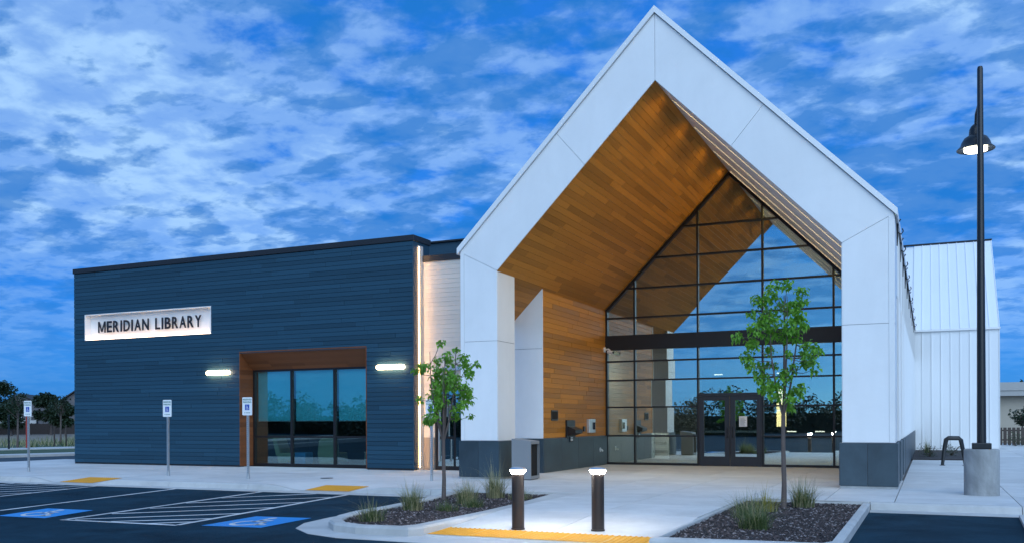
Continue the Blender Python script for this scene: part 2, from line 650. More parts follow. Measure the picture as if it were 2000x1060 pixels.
def slab(x0, x1, y0, y1, gap=0.007, step=0.3, m='concrete', name='slab'):
    x0 += gap
    x1 -= gap
    y0 += gap
    y1 -= gap
    need = False
    for c in RAMPS:
        if x1 > c - 1.7 and x0 < c + 1.7 and y0 < -1.6:
            need = True
    if x0 < 7.55 and x1 > 4.25 and y0 < -6.5:
        need = True
    nx = max(1, int((x1 - x0) / step)) if need else 1
    ny = max(1, int((y1 - y0) / step)) if need else 1
    mb = MB()
    vs = [(x0 + (x1 - x0) * i / nx, y0 + (y1 - y0) * j / ny) for j in range(ny + 1) for i in range(nx + 1)]
    mb.v = [(x, y, walk_h(x, y)) for x, y in vs]
    for j in range(ny):
        for i in range(nx):
            a = j * (nx + 1) + i
            mb.f.append((a, a + 1, a + nx + 2, a + nx + 1))
    k = len(mb.v)
    rim = [(i, 0) for i in range(nx + 1)] + [(nx, j) for j in range(1, ny + 1)] + [(i, ny) for i in range(nx - 1, -1, -1)] + [(0, j) for j in range(ny - 1, 0, -1)]
    idx = [j * (nx + 1) + i for i, j in rim]
    for a in idx:
        x, y, z = mb.v[a]
        mb.v.append((x, y, z - 0.05))
    for q in range(len(idx)):
        r = (q + 1) % len(idx)
        mb.f.append((idx[r], idx[q], k + q, k + r))
    mb.mi = [0] * len(mb.f)
    return mb.build(name, m, sidewalk)


base = MB()
base.box(-20.5, 1.9, -3.4, 5.6, -0.20, -0.125)
base.box(1.9, 7.45, -3.3, 8.3, -0.20, -0.045)
base.box(7.45, 30, -3.25, 60, -0.20, -0.045)
base.box(4.33, 7.48, -9.5, -3.3, -0.20, -0.125)
base.build('slab_bed', 'joint', sidewalk)
xs = [-20.5, -18.4, -16.0, -13.6, -11.2, -8.8, -6.4, -4.0, -1.6, 0.85]
for a, b in zip(xs[:-1], xs[1:]):
    slab(a, b, -3.36, -1.55)
    slab(a, b, -1.55, 0.6)
    slab(a, b, 0.6, 3.3)
for a, b in ((-20.5, -18.6), (-18.6, -16.8)):
    slab(a, b, 3.3, 5.5)
slab(0.85, 1.9, -3.36, -1.55)
slab(0.85, 1.9, -1.55, 0.6)
slab(0.85, 1.9, 0.6, 2.95)
for a, b in ((1.9, 4.32), (4.32, 5.9), (5.9, 7.5), (7.5, 8.87), (8.87, 10.0)):
    slab(a, b, -3.25, -0.15)
    slab(a, b, -0.15, 2.95)
for a, b in ((0.99, 3.2), (3.2, 5.4), (5.4, 7.6), (7.6, 9.9)):
    slab(a, b, 2.95, 5.65)
    slab(a, b, 5.65, 8.34)
for a, b in ((4.33, 5.9), (5.9, 7.48)):
    for c, d in ((-5.1, -3.25), (-6.9, -5.1), (-8.72, -6.9), (-9.5, -8.72)):
        slab(a, b, c, d)
xr = [10.0, 11.9, 13.8, 16.2, 18.6, 21.0]
for a, b in zip(xr[:-1], xr[1:]):
    for c, d in ((-3.25, -0.15), (-0.15, 3.0), (3.0, 7.0), (7.0, 11.0), (11.0, 15.1)):
        slab(a, b, c, d)
    if a > 11.5:
        for c, d in ((15.1, 19.0), (19.0, 25.8), (25.8, 33.0), (33.0, 41.0)):
            slab(a, b, c, d)

# ---- curb and gutter in front of the walk, cast in lengths
curb = empty('curb')
tag(curb, 'concrete curb with gutter along the parking stalls', kind='structure')


def curb_len(x0, x1, yb, parent):
    n = max(2, int((x1 - x0) / 0.2))
    mb = MB()
    prof = [(0.0, 0), (-0.10, 0), (-0.135, 1), (-0.165, 2), (-0.50, 3)]
    for i in range(n + 1):
        x = x0 + (x1 - x0) * i / n
        h = walk_h(x, yb)
        zz = [h, h, h - 0.025 if h > -0.09 else h - 0.004, -0.122 if h > -0.09 else -0.124, -0.134]
        for (dy, _), z in zip(prof, zz):
            mb.v.append((x, yb + dy, z))
        mb.v.append((x, yb - 0.50, -0.22))
        mb.v.append((x, yb, -0.22))
    k = 7
    for i in range(n):
        for j in range(k):
            a, b = i * k + j, i * k + (j + 1) % k
            mb.f.append((a, a + k, b + k, b))
    mb.f.append(tuple(range(k - 1, -1, -1)))
    mb.f.append(tuple(n * k + j for j in range(k)))
    mb.mi = [0] * len(mb.f)
    return mb.build('curb_section', 'curb_concrete', parent)


x = -20.5
while x < 1.4:
    curb_len(x + 0.005, min(x + 2.4, 1.62) - 0.005, -3.36, curb)
    x += 2.4
for a, b in ((9.625, 11.9), (11.9, 14.4), (14.4, 17.0), (17.0, 20.9)):
    curb_len(a + 0.005, b - 0.005, -3.25, curb)

# ---- planting islands
isl_out = [(1.62, -3.36), (1.98, -5.2), (2.18, -7.0), (2.20, -7.9), (2.36, -8.62), (2.62, -9.18), (2.96, -9.53), (3.42, -9.68), (4.22, -9.62), (4.33, -9.40), (4.33, -7.4), (4.33, -3.25), (2.0, -3.25)]
isl_in = [(1.86, -3.5), (2.16, -5.2), (2.36, -7.0), (2.40, -7.9), (2.54, -8.55), (2.78, -9.05), (3.06, -9.35), (3.46, -9.50), (4.00, -9.44), (4.10, -9.25), (4.12, -7.3), (4.06, -5.6), (3.86, -3.42)]


def ring_curb(outer, inner, z0, z1, name, parent):
    """a cast kerb between two loops of equal length"""
    n = len(outer)
    mb = MB()
    b = 0.03
    for i in range(n):
        ox, oy = outer[i]
        ix, iy = inner[i % len(inner)]
        L = max(0.05, math.hypot(ix - ox, iy - oy))
        ux, uy = (ix - ox) / L, (iy - oy) / L
        mb.v += [(ox, oy, z0), (ox, oy, z1 - b), (ox + ux * b, oy + uy * b, z1), (ix - ux * 0.02, iy - uy * 0.02, z1), (ix, iy, z1 - 0.02), (ix, iy, z0)]
    for i in range(n):
        j = (i + 1) % n
        for k in range(5):
            mb.f.append((i * 6 + k, j * 6 + k, j * 6 + k + 1, i * 6 + k + 1))
    mb.f = [tuple(reversed(f)) for f in mb.f]
    mb.mi = [0] * len(mb.f)
    return mb.build(name, 'curb_concrete', parent)


def scatter_chips(poly, z, n, seed, size=(0.007, 0.019)):
    rnd = random.Random(seed)
    xs_, ys_ = [p[0] for p in poly], [p[1] for p in poly]

    def inside(x, y):
        r = False
        for i in range(len(poly)):
            (x0, y0), (x1, y1) = poly[i], poly[i - 1]
            if (y0 > y) != (y1 > y) and x < (x1 - x0) * (y - y0) / (y1 - y0) + x0:
                r = not r
        return r
    mb = MB()
    while n > 0:
        x, y = rnd.uniform(min(xs_), max(xs_)), rnd.uniform(min(ys_), max(ys_))
        if not inside(x, y):
            continue
        n -= 1
        s = rnd.uniform(*size)
        el = rnd.uniform(1.0, 2.4)
        a = rnd.uniform(0, 2 * pi)
        ca, sa = cos(a) * s * el, sin(a) * s * el
        cb, sb = -sin(a) * s, cos(a) * s
        h = s * rnd.uniform(0.5, 1.5)
        tx, ty = rnd.uniform(-.5, .5) * s, rnd.uniform(-.5, .5) * s
        zz = z + rnd.uniform(-0.004, 0.012)
        mb.add([(x - ca, y - sa, zz), (x + cb, y + sb, zz + h * rnd.uniform(0, .8)), (x + ca, y + sa, zz + h * .3), (x - cb, y - sb, zz), (x + tx, y + ty, zz + h)],
               [(0, 3, 4), (3, 2, 4), (2, 1, 4), (1, 0, 4)], 1 if rnd.random() < 0.13 else (2 if rnd.random() < 0.35 else 0))
    return mb


mat('chip_dark', (0.028, 0.022, 0.022), 0.85)
mat('chip_pale', (0.22, 0.19, 0.19), 0.85)
mat('chip_brown', (0.070, 0.050, 0.048), 0.85)

island = empty('planting_island')
tag(island, 'rounded planting island with concrete curb between the stalls and the plaza', kind='structure')
ring_curb(isl_out, isl_in, -0.16, -0.005, 'island_curb', island)
mb = MB()
mb.prism_z(isl_in, -0.16, -0.055)
mb.build('mulch_bed', 'mulch', island)
# gutter apron wrapped round the nose
ap_out = [(1.70, -7.0), (1.72, -7.9), (1.86, -8.75), (2.16, -9.34), (2.72, -9.80), (3.35, -10.02), (4.30, -10.04), (7.50, -10.02), (9.60, -9.80), (9.66, -9.0)]
ap_in = [(2.18, -7.0), (2.21, -7.9), (2.37, -8.61), (2.63, -9.17), (2.97, -9.52), (3.42, -9.67), (4.24, -9.50), (7.50, -9.48), (9.45, -9.30), (9.5, -9.0)]
mb = MB()
n = len(ap_out)
mb.v = [(x, y, -0.132) for x, y in ap_out] + [(x, y, -0.120) for x, y in ap_in] + [(x, y, -0.2) for x, y in ap_out]
for i in range(n - 1):
    mb.f.append((i, i + 1, n + i + 1, n + i))
    mb.f.append((i + 1, i, 2 * n + i, 2 * n + i + 1))
mb.mi = [0] * len(mb.f)
mb.build('gutter_apron', 'curb_concrete', curb)
chips = scatter_chips(isl_in, -0.055, 14000, 5)
tag(chips.build('mulch_chips', ['chip_dark', 'chip_pale', 'chip_brown'], None), 'dark bark mulch filling the rounded planting island', 'mulch', kind='stuff')

bed_out = [(7.48, -3.25), (7.48, -6.0), (7.48, -9.48), (9.50, -9.30), (9.62, -9.0), (9.62, -6.0), (9.62, -3.36)]
bed_in = [(7.53, -3.30), (7.53, -6.0), (7.56, -9.28), (9.42, -9.10), (9.50, -8.9), (9.50, -6.0), (9.50, -3.30)]
bed = empty('planting_bed')
tag(bed, 'square planting bed edged in concrete beside the right-hand stall', kind='structure')
ring_curb(bed_out, bed_in, -0.16, -0.005, 'bed_curb', bed)
mb = MB()
mb.prism_z(bed_in, -0.16, -0.065)
mb.build('mulch_bed', 'mulch', bed)
chips = scatter_chips(bed_in, -0.065, 15000, 9)
tag(chips.build('mulch_chips', ['chip_dark', 'chip_pale', 'chip_brown']), 'dark bark mulch filling the square bed under the larger tree', 'mulch', kind='stuff')
# concrete nose beyond the right-hand stall
mb = MB()
mb.prism_z([(11.82, -3.80), (11.74, -6.0), (11.9, -10.5), (15.5, -10.5), (15.5, -3.80)][::-1], -0.2, -0.09)
tag(mb.build('stall_apron', 'curb_concrete'), 'pale concrete apron at the edge of the right-hand stall', kind='structure')


# ---- tactile paving with raised domes
def tactile(x0, x1, y0, y1, step=0.075):
    mb = MB()
    nx, ny = 8, 6
    for j in range(ny + 1):
        for i in range(nx + 1):
            x, y = x0 + (x1 - x0) * i / nx, y0 + (y1 - y0) * j / ny
            mb.v.append((x, y, walk_h(x, y) + 0.006))
    for j in range(ny):
        for i in range(nx):
            a = j * (nx + 1) + i
            mb.f.append((a, a + 1, a + nx + 2, a + nx + 1))
            mb.mi.append(0)
    y = y0 + step / 2
    while y < y1:
        x = x0 + step / 2
        while x < x1:
            z = walk_h(x, y) + 0.006
            r, r2 = 0.021, 0.012
            mb.add([(x + r * cos(k * pi / 3), y + r * sin(k * pi / 3), z) for k in range(6)] + [(x + r2 * cos(k * pi / 3), y + r2 * sin(k * pi / 3), z + 0.007) for k in range(6)],
                   [(k, (k + 1) % 6, (k + 1) % 6 + 6, k + 6) for k in range(6)] + [(6, 7, 8, 9, 10, 11)])
            x += step
        y += step
    mb.build('tactile_paving', 'tactile', sidewalk)


tactile(-10.02, -8.84, -3.36, -2.42)
tactile(-2.22, -1.04, -3.36, -2.55)
for q in range(5):
    xa = 4.36 + q * 0.62
    tactile(xa, xa + 0.614, -9.38, -8.74)


# ---- painted stall markings
def quad_line(p, q, wd=0.10, name='stall_line', z=-0.135):
    dx, dy = q[0] - p[0], q[1] - p[1]
    L = math.hypot(dx, dy)
    nx, ny = -dy / L * wd / 2, dx / L * wd / 2
    n = max(2, int(L / 0.5))
    mb = MB()
    mb.add([(p[0] - nx, p[1] - ny, z), (q[0] - nx, q[1] - ny, z), (q[0] + nx, q[1] + ny, z), (p[0] + nx, p[1] + ny, z)], [(0, 1, 2, 3)])
    mb.build(name, 'paint_white', lot_o)


for p, q in (((-2.98, -3.92), (-2.05, -9.80)), ((-0.70, -3.90), (0.22, -9.68)), ((-2.09, -9.80), (0.25, -9.70)),
             ((-5.51, -3.90), (-4.45, -9.16)), ((-8.06, -3.92), (-7.25, -7.6)), ((-11.0, -3.9), (-9.4, -9.8)), ((-7.25, -7.6), (-6.9, -9.3)),
             ((-6.9, -9.3), (-9.4, -9.8))):
    quad_line(p, q)
for p, q in (((-2.64, -5.55), (-1.50, -3.92)), ((-2.45, -6.73), (-0.66, -4.55)), ((-2.26, -7.81), (-0.42, -5.72)), ((-2.10, -8.8), (-0.26, -6.85)),
             ((-1.93, -9.68), (-0.06, -7.90)), ((-1.12, -9.71), (0.06, -8.75)), ((-0.39, -9.74), (0.14, -9.22))):
    quad_line(p, q, 0.10, 'hatch_line', -0.1345)
for p, q in (((-10.7, -5.1), (-10.1, -3.92)), ((-10.4, -6.2), (-9.15, -3.92)), ((-10.1, -7.3), (-8.3, -3.95)), ((-9.8, -8.3), (-7.9, -4.85)), ((-9.5, -9.4), (-7.66, -6.0)), ((-8.6, -9.65), (-7.4, -7.3)), ((-7.8, -9.5), (-7.1, -8.4))):
    quad_line(p, q, 0.10, 'hatch_line', -0.1345)


def access_mark(c, up, right):
    """blue square with the white access symbol; c = lower left corner"""
    mb = MB()
    z = -0.134

    def xf(x, y):
        return (c[0] + right[0] * x + up[0] * y, c[1] + right[1] * x + up[1] * y, z)
    mb.add([xf(0, 0), xf(1, 0), xf(1, 1), xf(0, 1)], [(0, 1, 2, 3)])
    sq = mb.build('access_square', 'paint_blue', lot_o)
    m2 = MB()
    z = -0.131
    wheelchair(m2, lambda x, y: xf(0.08 + 0.86 * x, 0.05 + 0.9 * y), 0.085)
    m2.build('access_symbol', 'paint_white', sq)


access_mark((0.62, -9.60), (-0.14, 1.40), (1.02, 0.12))
access_mark((-3.62, -9.80), (-0.38, 1.28), (1.08, 0.05))

# small utility cover
mb = MB()
mb.lathe([(0.16, 0.001), (0.16, 0.010), (0.13, 0.012), (0.0, 0.012)], -3.23, -1.13, 20)
mb.build('utility_cover', 'black_steel', sidewalk)

# =================================================================== THE LIBRARY
lib = empty('library_building')
tag(lib, 'library with white gabled portal, cedar soffit, glass front and dark blue wing', 'building')


def part(name, m=None, parent=None, mb=None, **kw):
    return mb.build(name, m, parent or lib, **kw)


def sub_box(name, x0, x1, y0, y1, z0, z1, m, parent=None, bevel=0.0):
    b = MB()
    b.box(x0, x1, y0, y1, z0, z1)
    return b.build(name, m, parent or lib, bevel=bevel)


# ---- hall roof: a folded slab, its soffit face hidden by cedar
def roof_z(x):
    return HR - SL * abs(x - XM)


def sof_z(x):
    return HA - (HA - HI) / (XM - TI) * abs(x - XM)


e = 0.05
mb = MB()
for x0, x1 in ((0.0, XM), (XM, W)):
    poly = [(x0, sof_z(x0) + e), (x1, sof_z(x1) + e), (x1, roof_z(x1)), (x0, roof_z(x0))]
    mb.prism_y(poly, 0.0, YE)
roof = part('roof', 'white_metal', mb=mb)
# raised rake trim
for sgn in (0, 1):
    def X(x):
        return W - x if sgn else x
    k = 0.155
    poly = [(X(-0.07), roof_z(0) - 0.07 + 0.006), (X(XM), roof_z(XM) + 0.006), (X(XM), roof_z(XM) + k), (X(-0.07), roof_z(0) - 0.07 + k)]
    if sgn:
        poly = poly[::-1]
    mb = MB()
    mb.prism_y(poly, -0.09, YE)
    mb.build('rake_trim', 'white_metal', roof)
# ridge cap tip
# portal legs
portal = empty('portal_frame', parent=lib)
mb = MB()
for x0, x1 in ((0.012, TI - 0.012), (W - TI + 0.012, W - 0.012)):
    mb.box(x0, x1, 0.002, 1.0, 0.9, HI)
mb.prism_y([(0.012, HI), (TI - 0.012, HI), (TI - 0.012, sof_z(TI) + 0.3), (0.012, roof_z(0.012) - 0.02)], 0.002, 1.0)
mb.prism_y([(W - TI + 0.012, HI), (W - 0.012, HI), (W - 0.012, roof_z(0.012) - 0.02), (W - TI + 0.012, sof_z(TI) + 0.3)], 0.002, 1.0)
mb.build('leg_core', 'reveal', portal)
JX0, JX1 = 2.57, 3.27
GAP = 0.0045
for sgn in (0, 1):
    polys = [
        [(0.10, HS + 0.01), (TI, HS + 0.01), (TI, 3.37), (0.10, 3.37)],
        [(0.10, 3.37), (TI, 3.37), (TI, HI), (0.10, roof_z(0) - 0.01 - 0.10 * (roof_z(0) - 0.01 - HI) / TI)],
        [(0.0, roof_z(0)), (0.0, roof_z(0) - 0.01), (TI, HI), (JX1, sof_z(JX1)), (JX0, roof_z(JX0))],
        [(JX0, roof_z(JX0)), (JX1, sof_z(JX1)), (XM, HA), (XM, HR)],
        [(0.0, HS + 0.01), (0.103, HS + 0.01), (0.103, roof_z(0.05) - 0.07), (0.0, roof_z(0) - 0.02)],
    ]
    for i, p in enumerate(polys):
        if sgn:
            p = [(W - x, z) for x, z in reversed(p)]
        p = inset(p, GAP if i < 4 else 0.002)
        if len(p) < 3:
            continue
        mb = MB()
        mb.prism_y(p, -0.03 if i < 4 else -0.036, -0.002)
        mb.build('portal_panel' if i < 4 else 'corner_trim', 'white_panel', portal)
    # inner and outer faces of the leg
    xi = W - TI if sgn else TI
    for z0, z1 in ((HS + 0.01, 3.363), (3.377, HI - 0.02)):
        sub_box('portal_panel', min(xi, xi + (0.012 if not sgn else -0.012)) - (0.012 if not sgn else 0), max(xi, xi) + (0.0 if not sgn else 0.012), 0.0, 1.0, z0, z1, 'white_panel', portal)
    xo = W if sgn else 0.0
    for z0, z1 in ((HS + 0.01, 3.363), (3.377, HE - 0.05)):
        sub_box('portal_panel', xo - 0.011, xo + 0.011, 0.002, 1.0, z0, z1, 'white_panel', portal)

# ---- stone bases
stone = empty('stone_base', parent=lib)


def stone_panel(x0, x1, y0, y1, z0=0.05, z1=HS):
    sub_box('stone_panel', x0, x1, y0, y1, z0, z1, 'stone', stone, bevel=0.006)


def stone_pier(x0, x1, y0, y1, cols=(0.49,)):
    sub_box('foundation', x0 + 0.02, x1 - 0.02, y0 + 0.02, y1 - 0.02, -0.05, HS - 0.02, 'reveal', stone)
    sub_box('plinth_grout', x0 + 0.005, x1 - 0.005, y0 + 0.005, y1 - 0.005, -0.03, 0.045, 'weathered_concrete', stone)
    cs = [0.0] + list(cols) + [1.0]
    for a, b in zip(cs[:-1], cs[1:]):
        stone_panel(x0 + (x1 - x0) * a + 0.003, x0 + (x1 - x0) * b - 0.003, y0 - 0.01, y0 + 0.02)
    for xa, xb in ((x0 - 0.01, x0 + 0.02), (x1 - 0.02, x1 + 0.01)):
        stone_panel(xa, xb, y0 + 0.024, y1)


stone_pier(-0.05, TI + 0.04, -0.05, 1.04)
stone_pier(W - TI - 0.06, W + 0.05, -0.05, 1.04)
# cedar wall base
sub_box('foundation', 0.0, XC + 0.02, 2.93, YG, -0.05, HS - 0.02, 'reveal', stone)
stone_panel(0.0, XC + 0.045, 2.90, 2.925, 0.0)
ys = [2.93, 4.28, 5.62, 6.96, 8.30]
for a, b in zip(ys[:-1], ys[1:]):
    stone_panel(XC + 0.025, XC + 0.05, a + 0.003, b - 0.003, 0.0)
# further piers and the long wall on the right
PIERS = [(1.95, 3.55), (4.45, 5.85)]
for y0, y1 in PIERS:
    stone_pier(W - TI - 0.06, W + 0.05, y0, y1)
sub_box('foundation', W - 0.3, W + 0.02, 6.62, YE - 0.05, -0.05, HS - 0.02, 'reveal', stone)
yy = 6.6
while yy < YE - 0.3:
    y2 = min(yy + 1.2, YE - 0.06)
    stone_panel(W + 0.022, W + 0.05, yy + 0.004, y2 - 0.004, 0.0)
    yy = y2
stone_panel(W - 0.4, W + 0.05, 6.57, 6.60, 0.0)

# ---- white standing seam on the right flank
flank = empty('flank_wall', parent=lib)
for y0, y1 in PIERS:
    sub_box('pier_core', W - TI, W - 0.012, y0 + 0.012, y1, HS + 0.01, HE - 0.02, 'white_metal', flank)
    yq = y0
    while yq < y1 - 0.05:
        m_ = MB()
        m_.box(W - 0.012, W, yq + 0.002, min(yq + 0.4, y1) - 0.002, HS + 0.01, HE - 0.03)
        m_.box(W, W + 0.03, yq, yq + 0.022, HS + 0.01, HE - 0.03)
        m_.build('seam_panel', 'white_metal', flank)
        yq += 0.4
    sub_box('pier_face', W - TI, W + 0.002, y0, y0 + 0.012, HS + 0.01, HE - 0.03, 'white_panel', flank)
sub_box('wall_core', W - 0.25, W - 0.012, 6.61, YE, HS + 0.01, HE - 0.02, 'white_metal', flank)
sub_box('wall_end', W - 1.0, W, 6.58, 6.605, HS + 0.01, HE - 0.03, 'white_panel', flank)
yq = 6.61
while yq < YE - 0.1:
    m_ = MB()
    m_.box(W - 0.012, W, yq + 0.002, min(yq + 0.4, YE) - 0.002, HS + 0.01, HE - 0.03)
    m_.box(W, W + 0.03, yq, yq + 0.022, HS + 0.01, HE - 0.03)
    m_.build('seam_panel', 'white_metal', flank)
    yq += 0.4
for yq in (0.97, 3.2, 5.5, 7.8, 10.2, 13.0, 16.0, 19.0, 22.0):      # dark gutter straps hooked over the eave
    m_ = MB()
    m_.tube([(W + 0.03, yq, HE - 0.50), (W + 0.035, yq, HE - 0.25), (W + 0.04, yq, HE - 0.02), (W + 0.10, yq, HE + 0.06)], [0.012, 0.018, 0.022, 0.014], 6)
    m_.tube([(W + 0.05, yq, HE - 0.22), (W + 0.11, yq, HE - 0.26), (W + 0.15, yq, HE - 0.20), (W + 0.13, yq, HE - 0.14)], 0.013, 6)
    m_.build('gutter_strap', 'black_steel', roof)

# ---- white return and cedar wall on the left
wing_wall = empty('cedar_wall', parent=lib)
sub_box('wall_core', 0.02, XC - 0.02, 2.965, YG + 0.1, HS - 0.02, sof_z(0.02), 'reveal', wing_wall)
for z0, z1 in ((HS + 0.01, 3.385), (3.397, None)):
    p = [(0.0, z0), (XC, z0), (XC, z1 if z1 else sof_z(XC) - 0.002), (0.0, z1 if z1 else sof_z(0) - 0.002)]
    mb = MB()
    mb.prism_y(p, 2.94, 2.965)
    mb.build('return_panel', 'white_panel', wing_wall)
sub_box('corner_bead', XC - 0.004, XC + 0.018, 2.938, 2.966, HS + 0.01, sof_z(XC), 'white_metal', wing_wall)


def plank_mesh(L, wd, th, cache={}):
    key = (round(L, 2), wd, th)
    if key not in cache:
        b = MB()
        c = 0.004
        x, y, z = L / 2 - 0.002, wd / 2 - 0.002, th
        b.v = [(-x, -y, 0), (x, -y, 0), (x, y, 0), (-x, y, 0), (-x, -y, z - c), (x, -y, z - c), (x, y, z - c), (-x, y, z - c),
               (-x + c, -y + c, z), (x - c, -y + c, z), (x - c, y - c, z), (-x + c, y - c, z)]
        b.f = [(0, 1, 5, 4), (1, 2, 6, 5), (2, 3, 7, 6), (3, 0, 4, 7), (4, 5, 9, 8), (5, 6, 10, 9), (6, 7, 11, 10), (7, 4, 8, 11), (8, 9, 10, 11)]
        b.mi = [0] * 9
        cache[key] = b
    return cache[key]


_pm = {}


def plank(name, L, wd, th, m, parent, mat4):
    L = round(L, 2)
    key = (L, wd, th, m)
    if key not in _pm:
        _pm[key] = plank_mesh(L, wd, th).mesh(name, m)
    o = link(name, _pm[key], parent)
    o.matrix_basis = mat4
    return o


def frame_mat(o, ex, ey, ez):
    return Matrix(((ex[0], ey[0], ez[0], o[0]), (ex[1], ey[1], ez[1], o[1]), (ex[2], ey[2], ez[2], o[2]), (0, 0, 0, 1)))


def runs(length, rnd, lo=1.2, hi=3.2):
    """cut a length into board lengths, joints staggered"""
    cuts = [0.0]
    first = rnd.uniform(0.4, hi)
    x = first
    while x < length - 0.5:
        cuts.append(x)
        x += rnd.uniform(lo, hi)
    cuts.append(length)
    return list(zip(cuts[:-1], cuts[1:]))


rnd = random.Random(12)
PWD = 0.139
z = HS + 0.012
top = sof_z(XC) - 0.01
while z < top - 0.02:
    wd = min(PWD, top - z)
    for a, b in runs(YG - 2.97, rnd, 1.3, 3.0):
        plank('cedar_plank', b - a, round(wd, 3), 0.02, 'wood', wing_wall,
              frame_mat((XC - 0.02 + rnd.uniform(0, 0.003), 2.97 + (a + b) / 2, z + wd / 2), (0, 1, 0), (0, 0, 1), (1, 0, 0)))
    z += PWD

# ---- cedar soffit, left slope board by board
soffit = empty('cedar_soffit', parent=lib)
sl_ang = math.atan2(HA - HI, XM - TI)
ux, uz = cos(sl_ang), sin(sl_ang)
slope_len = (XM - 0.02) / ux
Ys0, Ys1 = 0.012, YG - 0.07
nco = int(slope_len / 0.150)
pw = round(slope_len / nco, 4)
for i in range(nco):
    s = (i + 0.5) * pw
    px, pz = 0.02 + s * ux, sof_z(0.02) + s * uz
    y0 = 1.0 if px < TI + 0.02 else Ys0
    for a, b in runs(Ys1 - y0, rnd, 1.5, 3.6):
        plank('soffit_plank', b - a, pw, 0.02, 'wood', soffit,
              frame_mat((px - uz * 0.022, y0 + (a + b) / 2, pz + ux * 0.022 - rnd.uniform(0, 0.003)), (0, 1, 0), (-ux, 0, -uz), (uz, 0, -ux)))
# right slope, joined (seen edge-on)
mb = MB()
for i in range(nco):
    s = (i + 0.5) * pw
    px, pz = W - 0.02 - s * ux, sof_z(0.02) + s * uz
    y0 = 1.0 if px > W - TI - 0.02 else Ys0
    for a, b in runs(Ys1 - y0, rnd, 1.5, 3.6):
        pmh = plank_mesh(round(b - a, 2), pw, 0.02)
        M = frame_mat((px + uz * 0.022, y0 + (a + b) / 2, pz + ux * 0.022), (0, 1, 0), (-ux, 0, uz), (-uz, 0, -ux))
        mb.add([tuple(M @ Vector(v)) for v in pmh.v], pmh.f)
o = mb.build('soffit_boards', 'right_soffit', soffit)
o['kind'] = 'stuff'
# linear lamps running down the right slope
for y0 in (0.95, 3.15, 5.45, 7.75):
    p0, p1 = (XM + 0.15, sof_z(XM + 0.15)), (W - TI, sof_z(W - TI))
    for nm, dy0, dy1, dn0, dn1, m in (('lamp_rail', -0.034, -0.014, 0.0, 0.0108, 'bronze'), ('lamp_rail', 0.014, 0.034, 0.0, 0.0108, 'bronze'), ('lamp_strip', -0.007, 0.007, 0.002, 0.0115, 'led_warm')):
        b = MB()
        vs = []
        for yv in (y0 + dy0, y0 + dy1):
            for (qx, qz) in (p0, p1):
                for d in (dn0, dn1):
                    vs.append((qx - uz * d, yv, qz - ux * d))
        b.add(vs, [(0, 1, 3, 2), (4, 6, 7, 5), (0, 4, 5, 1), (2, 3, 7, 6), (1, 5, 7, 3), (0, 2, 6, 4)])
        b.build(nm, m, soffit)
    la = bpy.data.lights.new('linear_lamp', 'AREA')
    la.shape = 'RECTANGLE'
    la.size = math.hypot(p1[0] - p0[0], p1[1] - p0[1])
    la.size_y = 0.02
    la.energy = 17.5
    la.spread = R(165)
    la.color = (1.0, 0.70, 0.18)
    lo = link('linear_lamp', la, soffit)
    mx_, mz_ = (p0[0] + p1[0]) / 2 - uz * 0.02, (p0[1] + p1[1]) / 2 - ux * 0.02
    lo.matrix_basis = frame_mat((mx_, y0, mz_), (ux, 0, -uz), (0, -1, 0), (uz, 0, ux)) @ Matrix.Rotation(0.0, 4, 'X')

# ---- glass front
front = empty('glass_front', parent=lib)
VX = [0.965, 1.92, 3.965, 5.943, 7.988, W - 0.965]
HZ_LOW = [0.03, 0.93, 1.85, 2.72, 3.33, 3.72]
HZ_HIGH = [4.16, 4.73, 5.66, 6.59, 7.50, 9.2]
MW = 0.055


def fz(x):
    return sof_z(x) - 0.05


def bar(x0, x1, z0, z1, y0=YG - 0.05, y1=YG + 0.10, name='mullion', m='bronze'):
    poly = [(x0, z0), (x1, z0), (x1, z1), (x0, z1)]
    k = (HA - HI) / (XM - TI)
    poly = clip(poly, k, 1.0, HA - 0.05 + k * XM)
    poly = clip(poly, -k, 1.0, HA - 0.05 - k * XM)
    if len(poly) >= 3:
        b = MB()
        b.prism_y(poly, y0, y1)
        b.build(name, m, front)


for i, x in enumerate(VX):
    ww = MW / 2 if 0 < i < 5 else 0.045
    bar(x - ww, x + ww, 0.0, 3.70, YG - 0.052, YG + 0.102)
    bar(x - ww, x + ww, 4.17, 9.3, YG - 0.052, YG + 0.102)
bar(VX[0] - 0.04, VX[5] + 0.04, 3.70, 4.17, YG - 0.075, YG + 0.12, 'header')
for i in range(5):
    x0, x1 = VX[i] + MW / 2, VX[i + 1] - MW / 2
    for z in HZ_LOW[:-1]:
        if i == 2 and z < 2.5:
            continue
        hh = 0.045 if z < 0.1 else 0.024
        bar(x0, x1, z - hh + (0.015 if z < 0.1 else 0), z + hh)
    for z in HZ_HIGH[1:-1]:
        bar(x0, x1, z - 0.024, z + 0.024)
# sloping head frame
for sgn in (0, 1):
    b = MB()
    pts = [(0.93, sof_z(0.93) - 0.12), (XM, HA - 0.12), (XM, HA - 0.01), (0.93, sof_z(0.93) - 0.01)]
    if sgn:
        pts = [(W - x, z) for x, z in reversed(pts)]
    b.prism_y(pts, YG - 0.065, YG + 0.11)
    b.build('head_frame', 'bronze', front)
# panes, each very slightly out of true as real glazing is
rnd = random.Random(4)
k = (HA - HI) / (XM - TI)


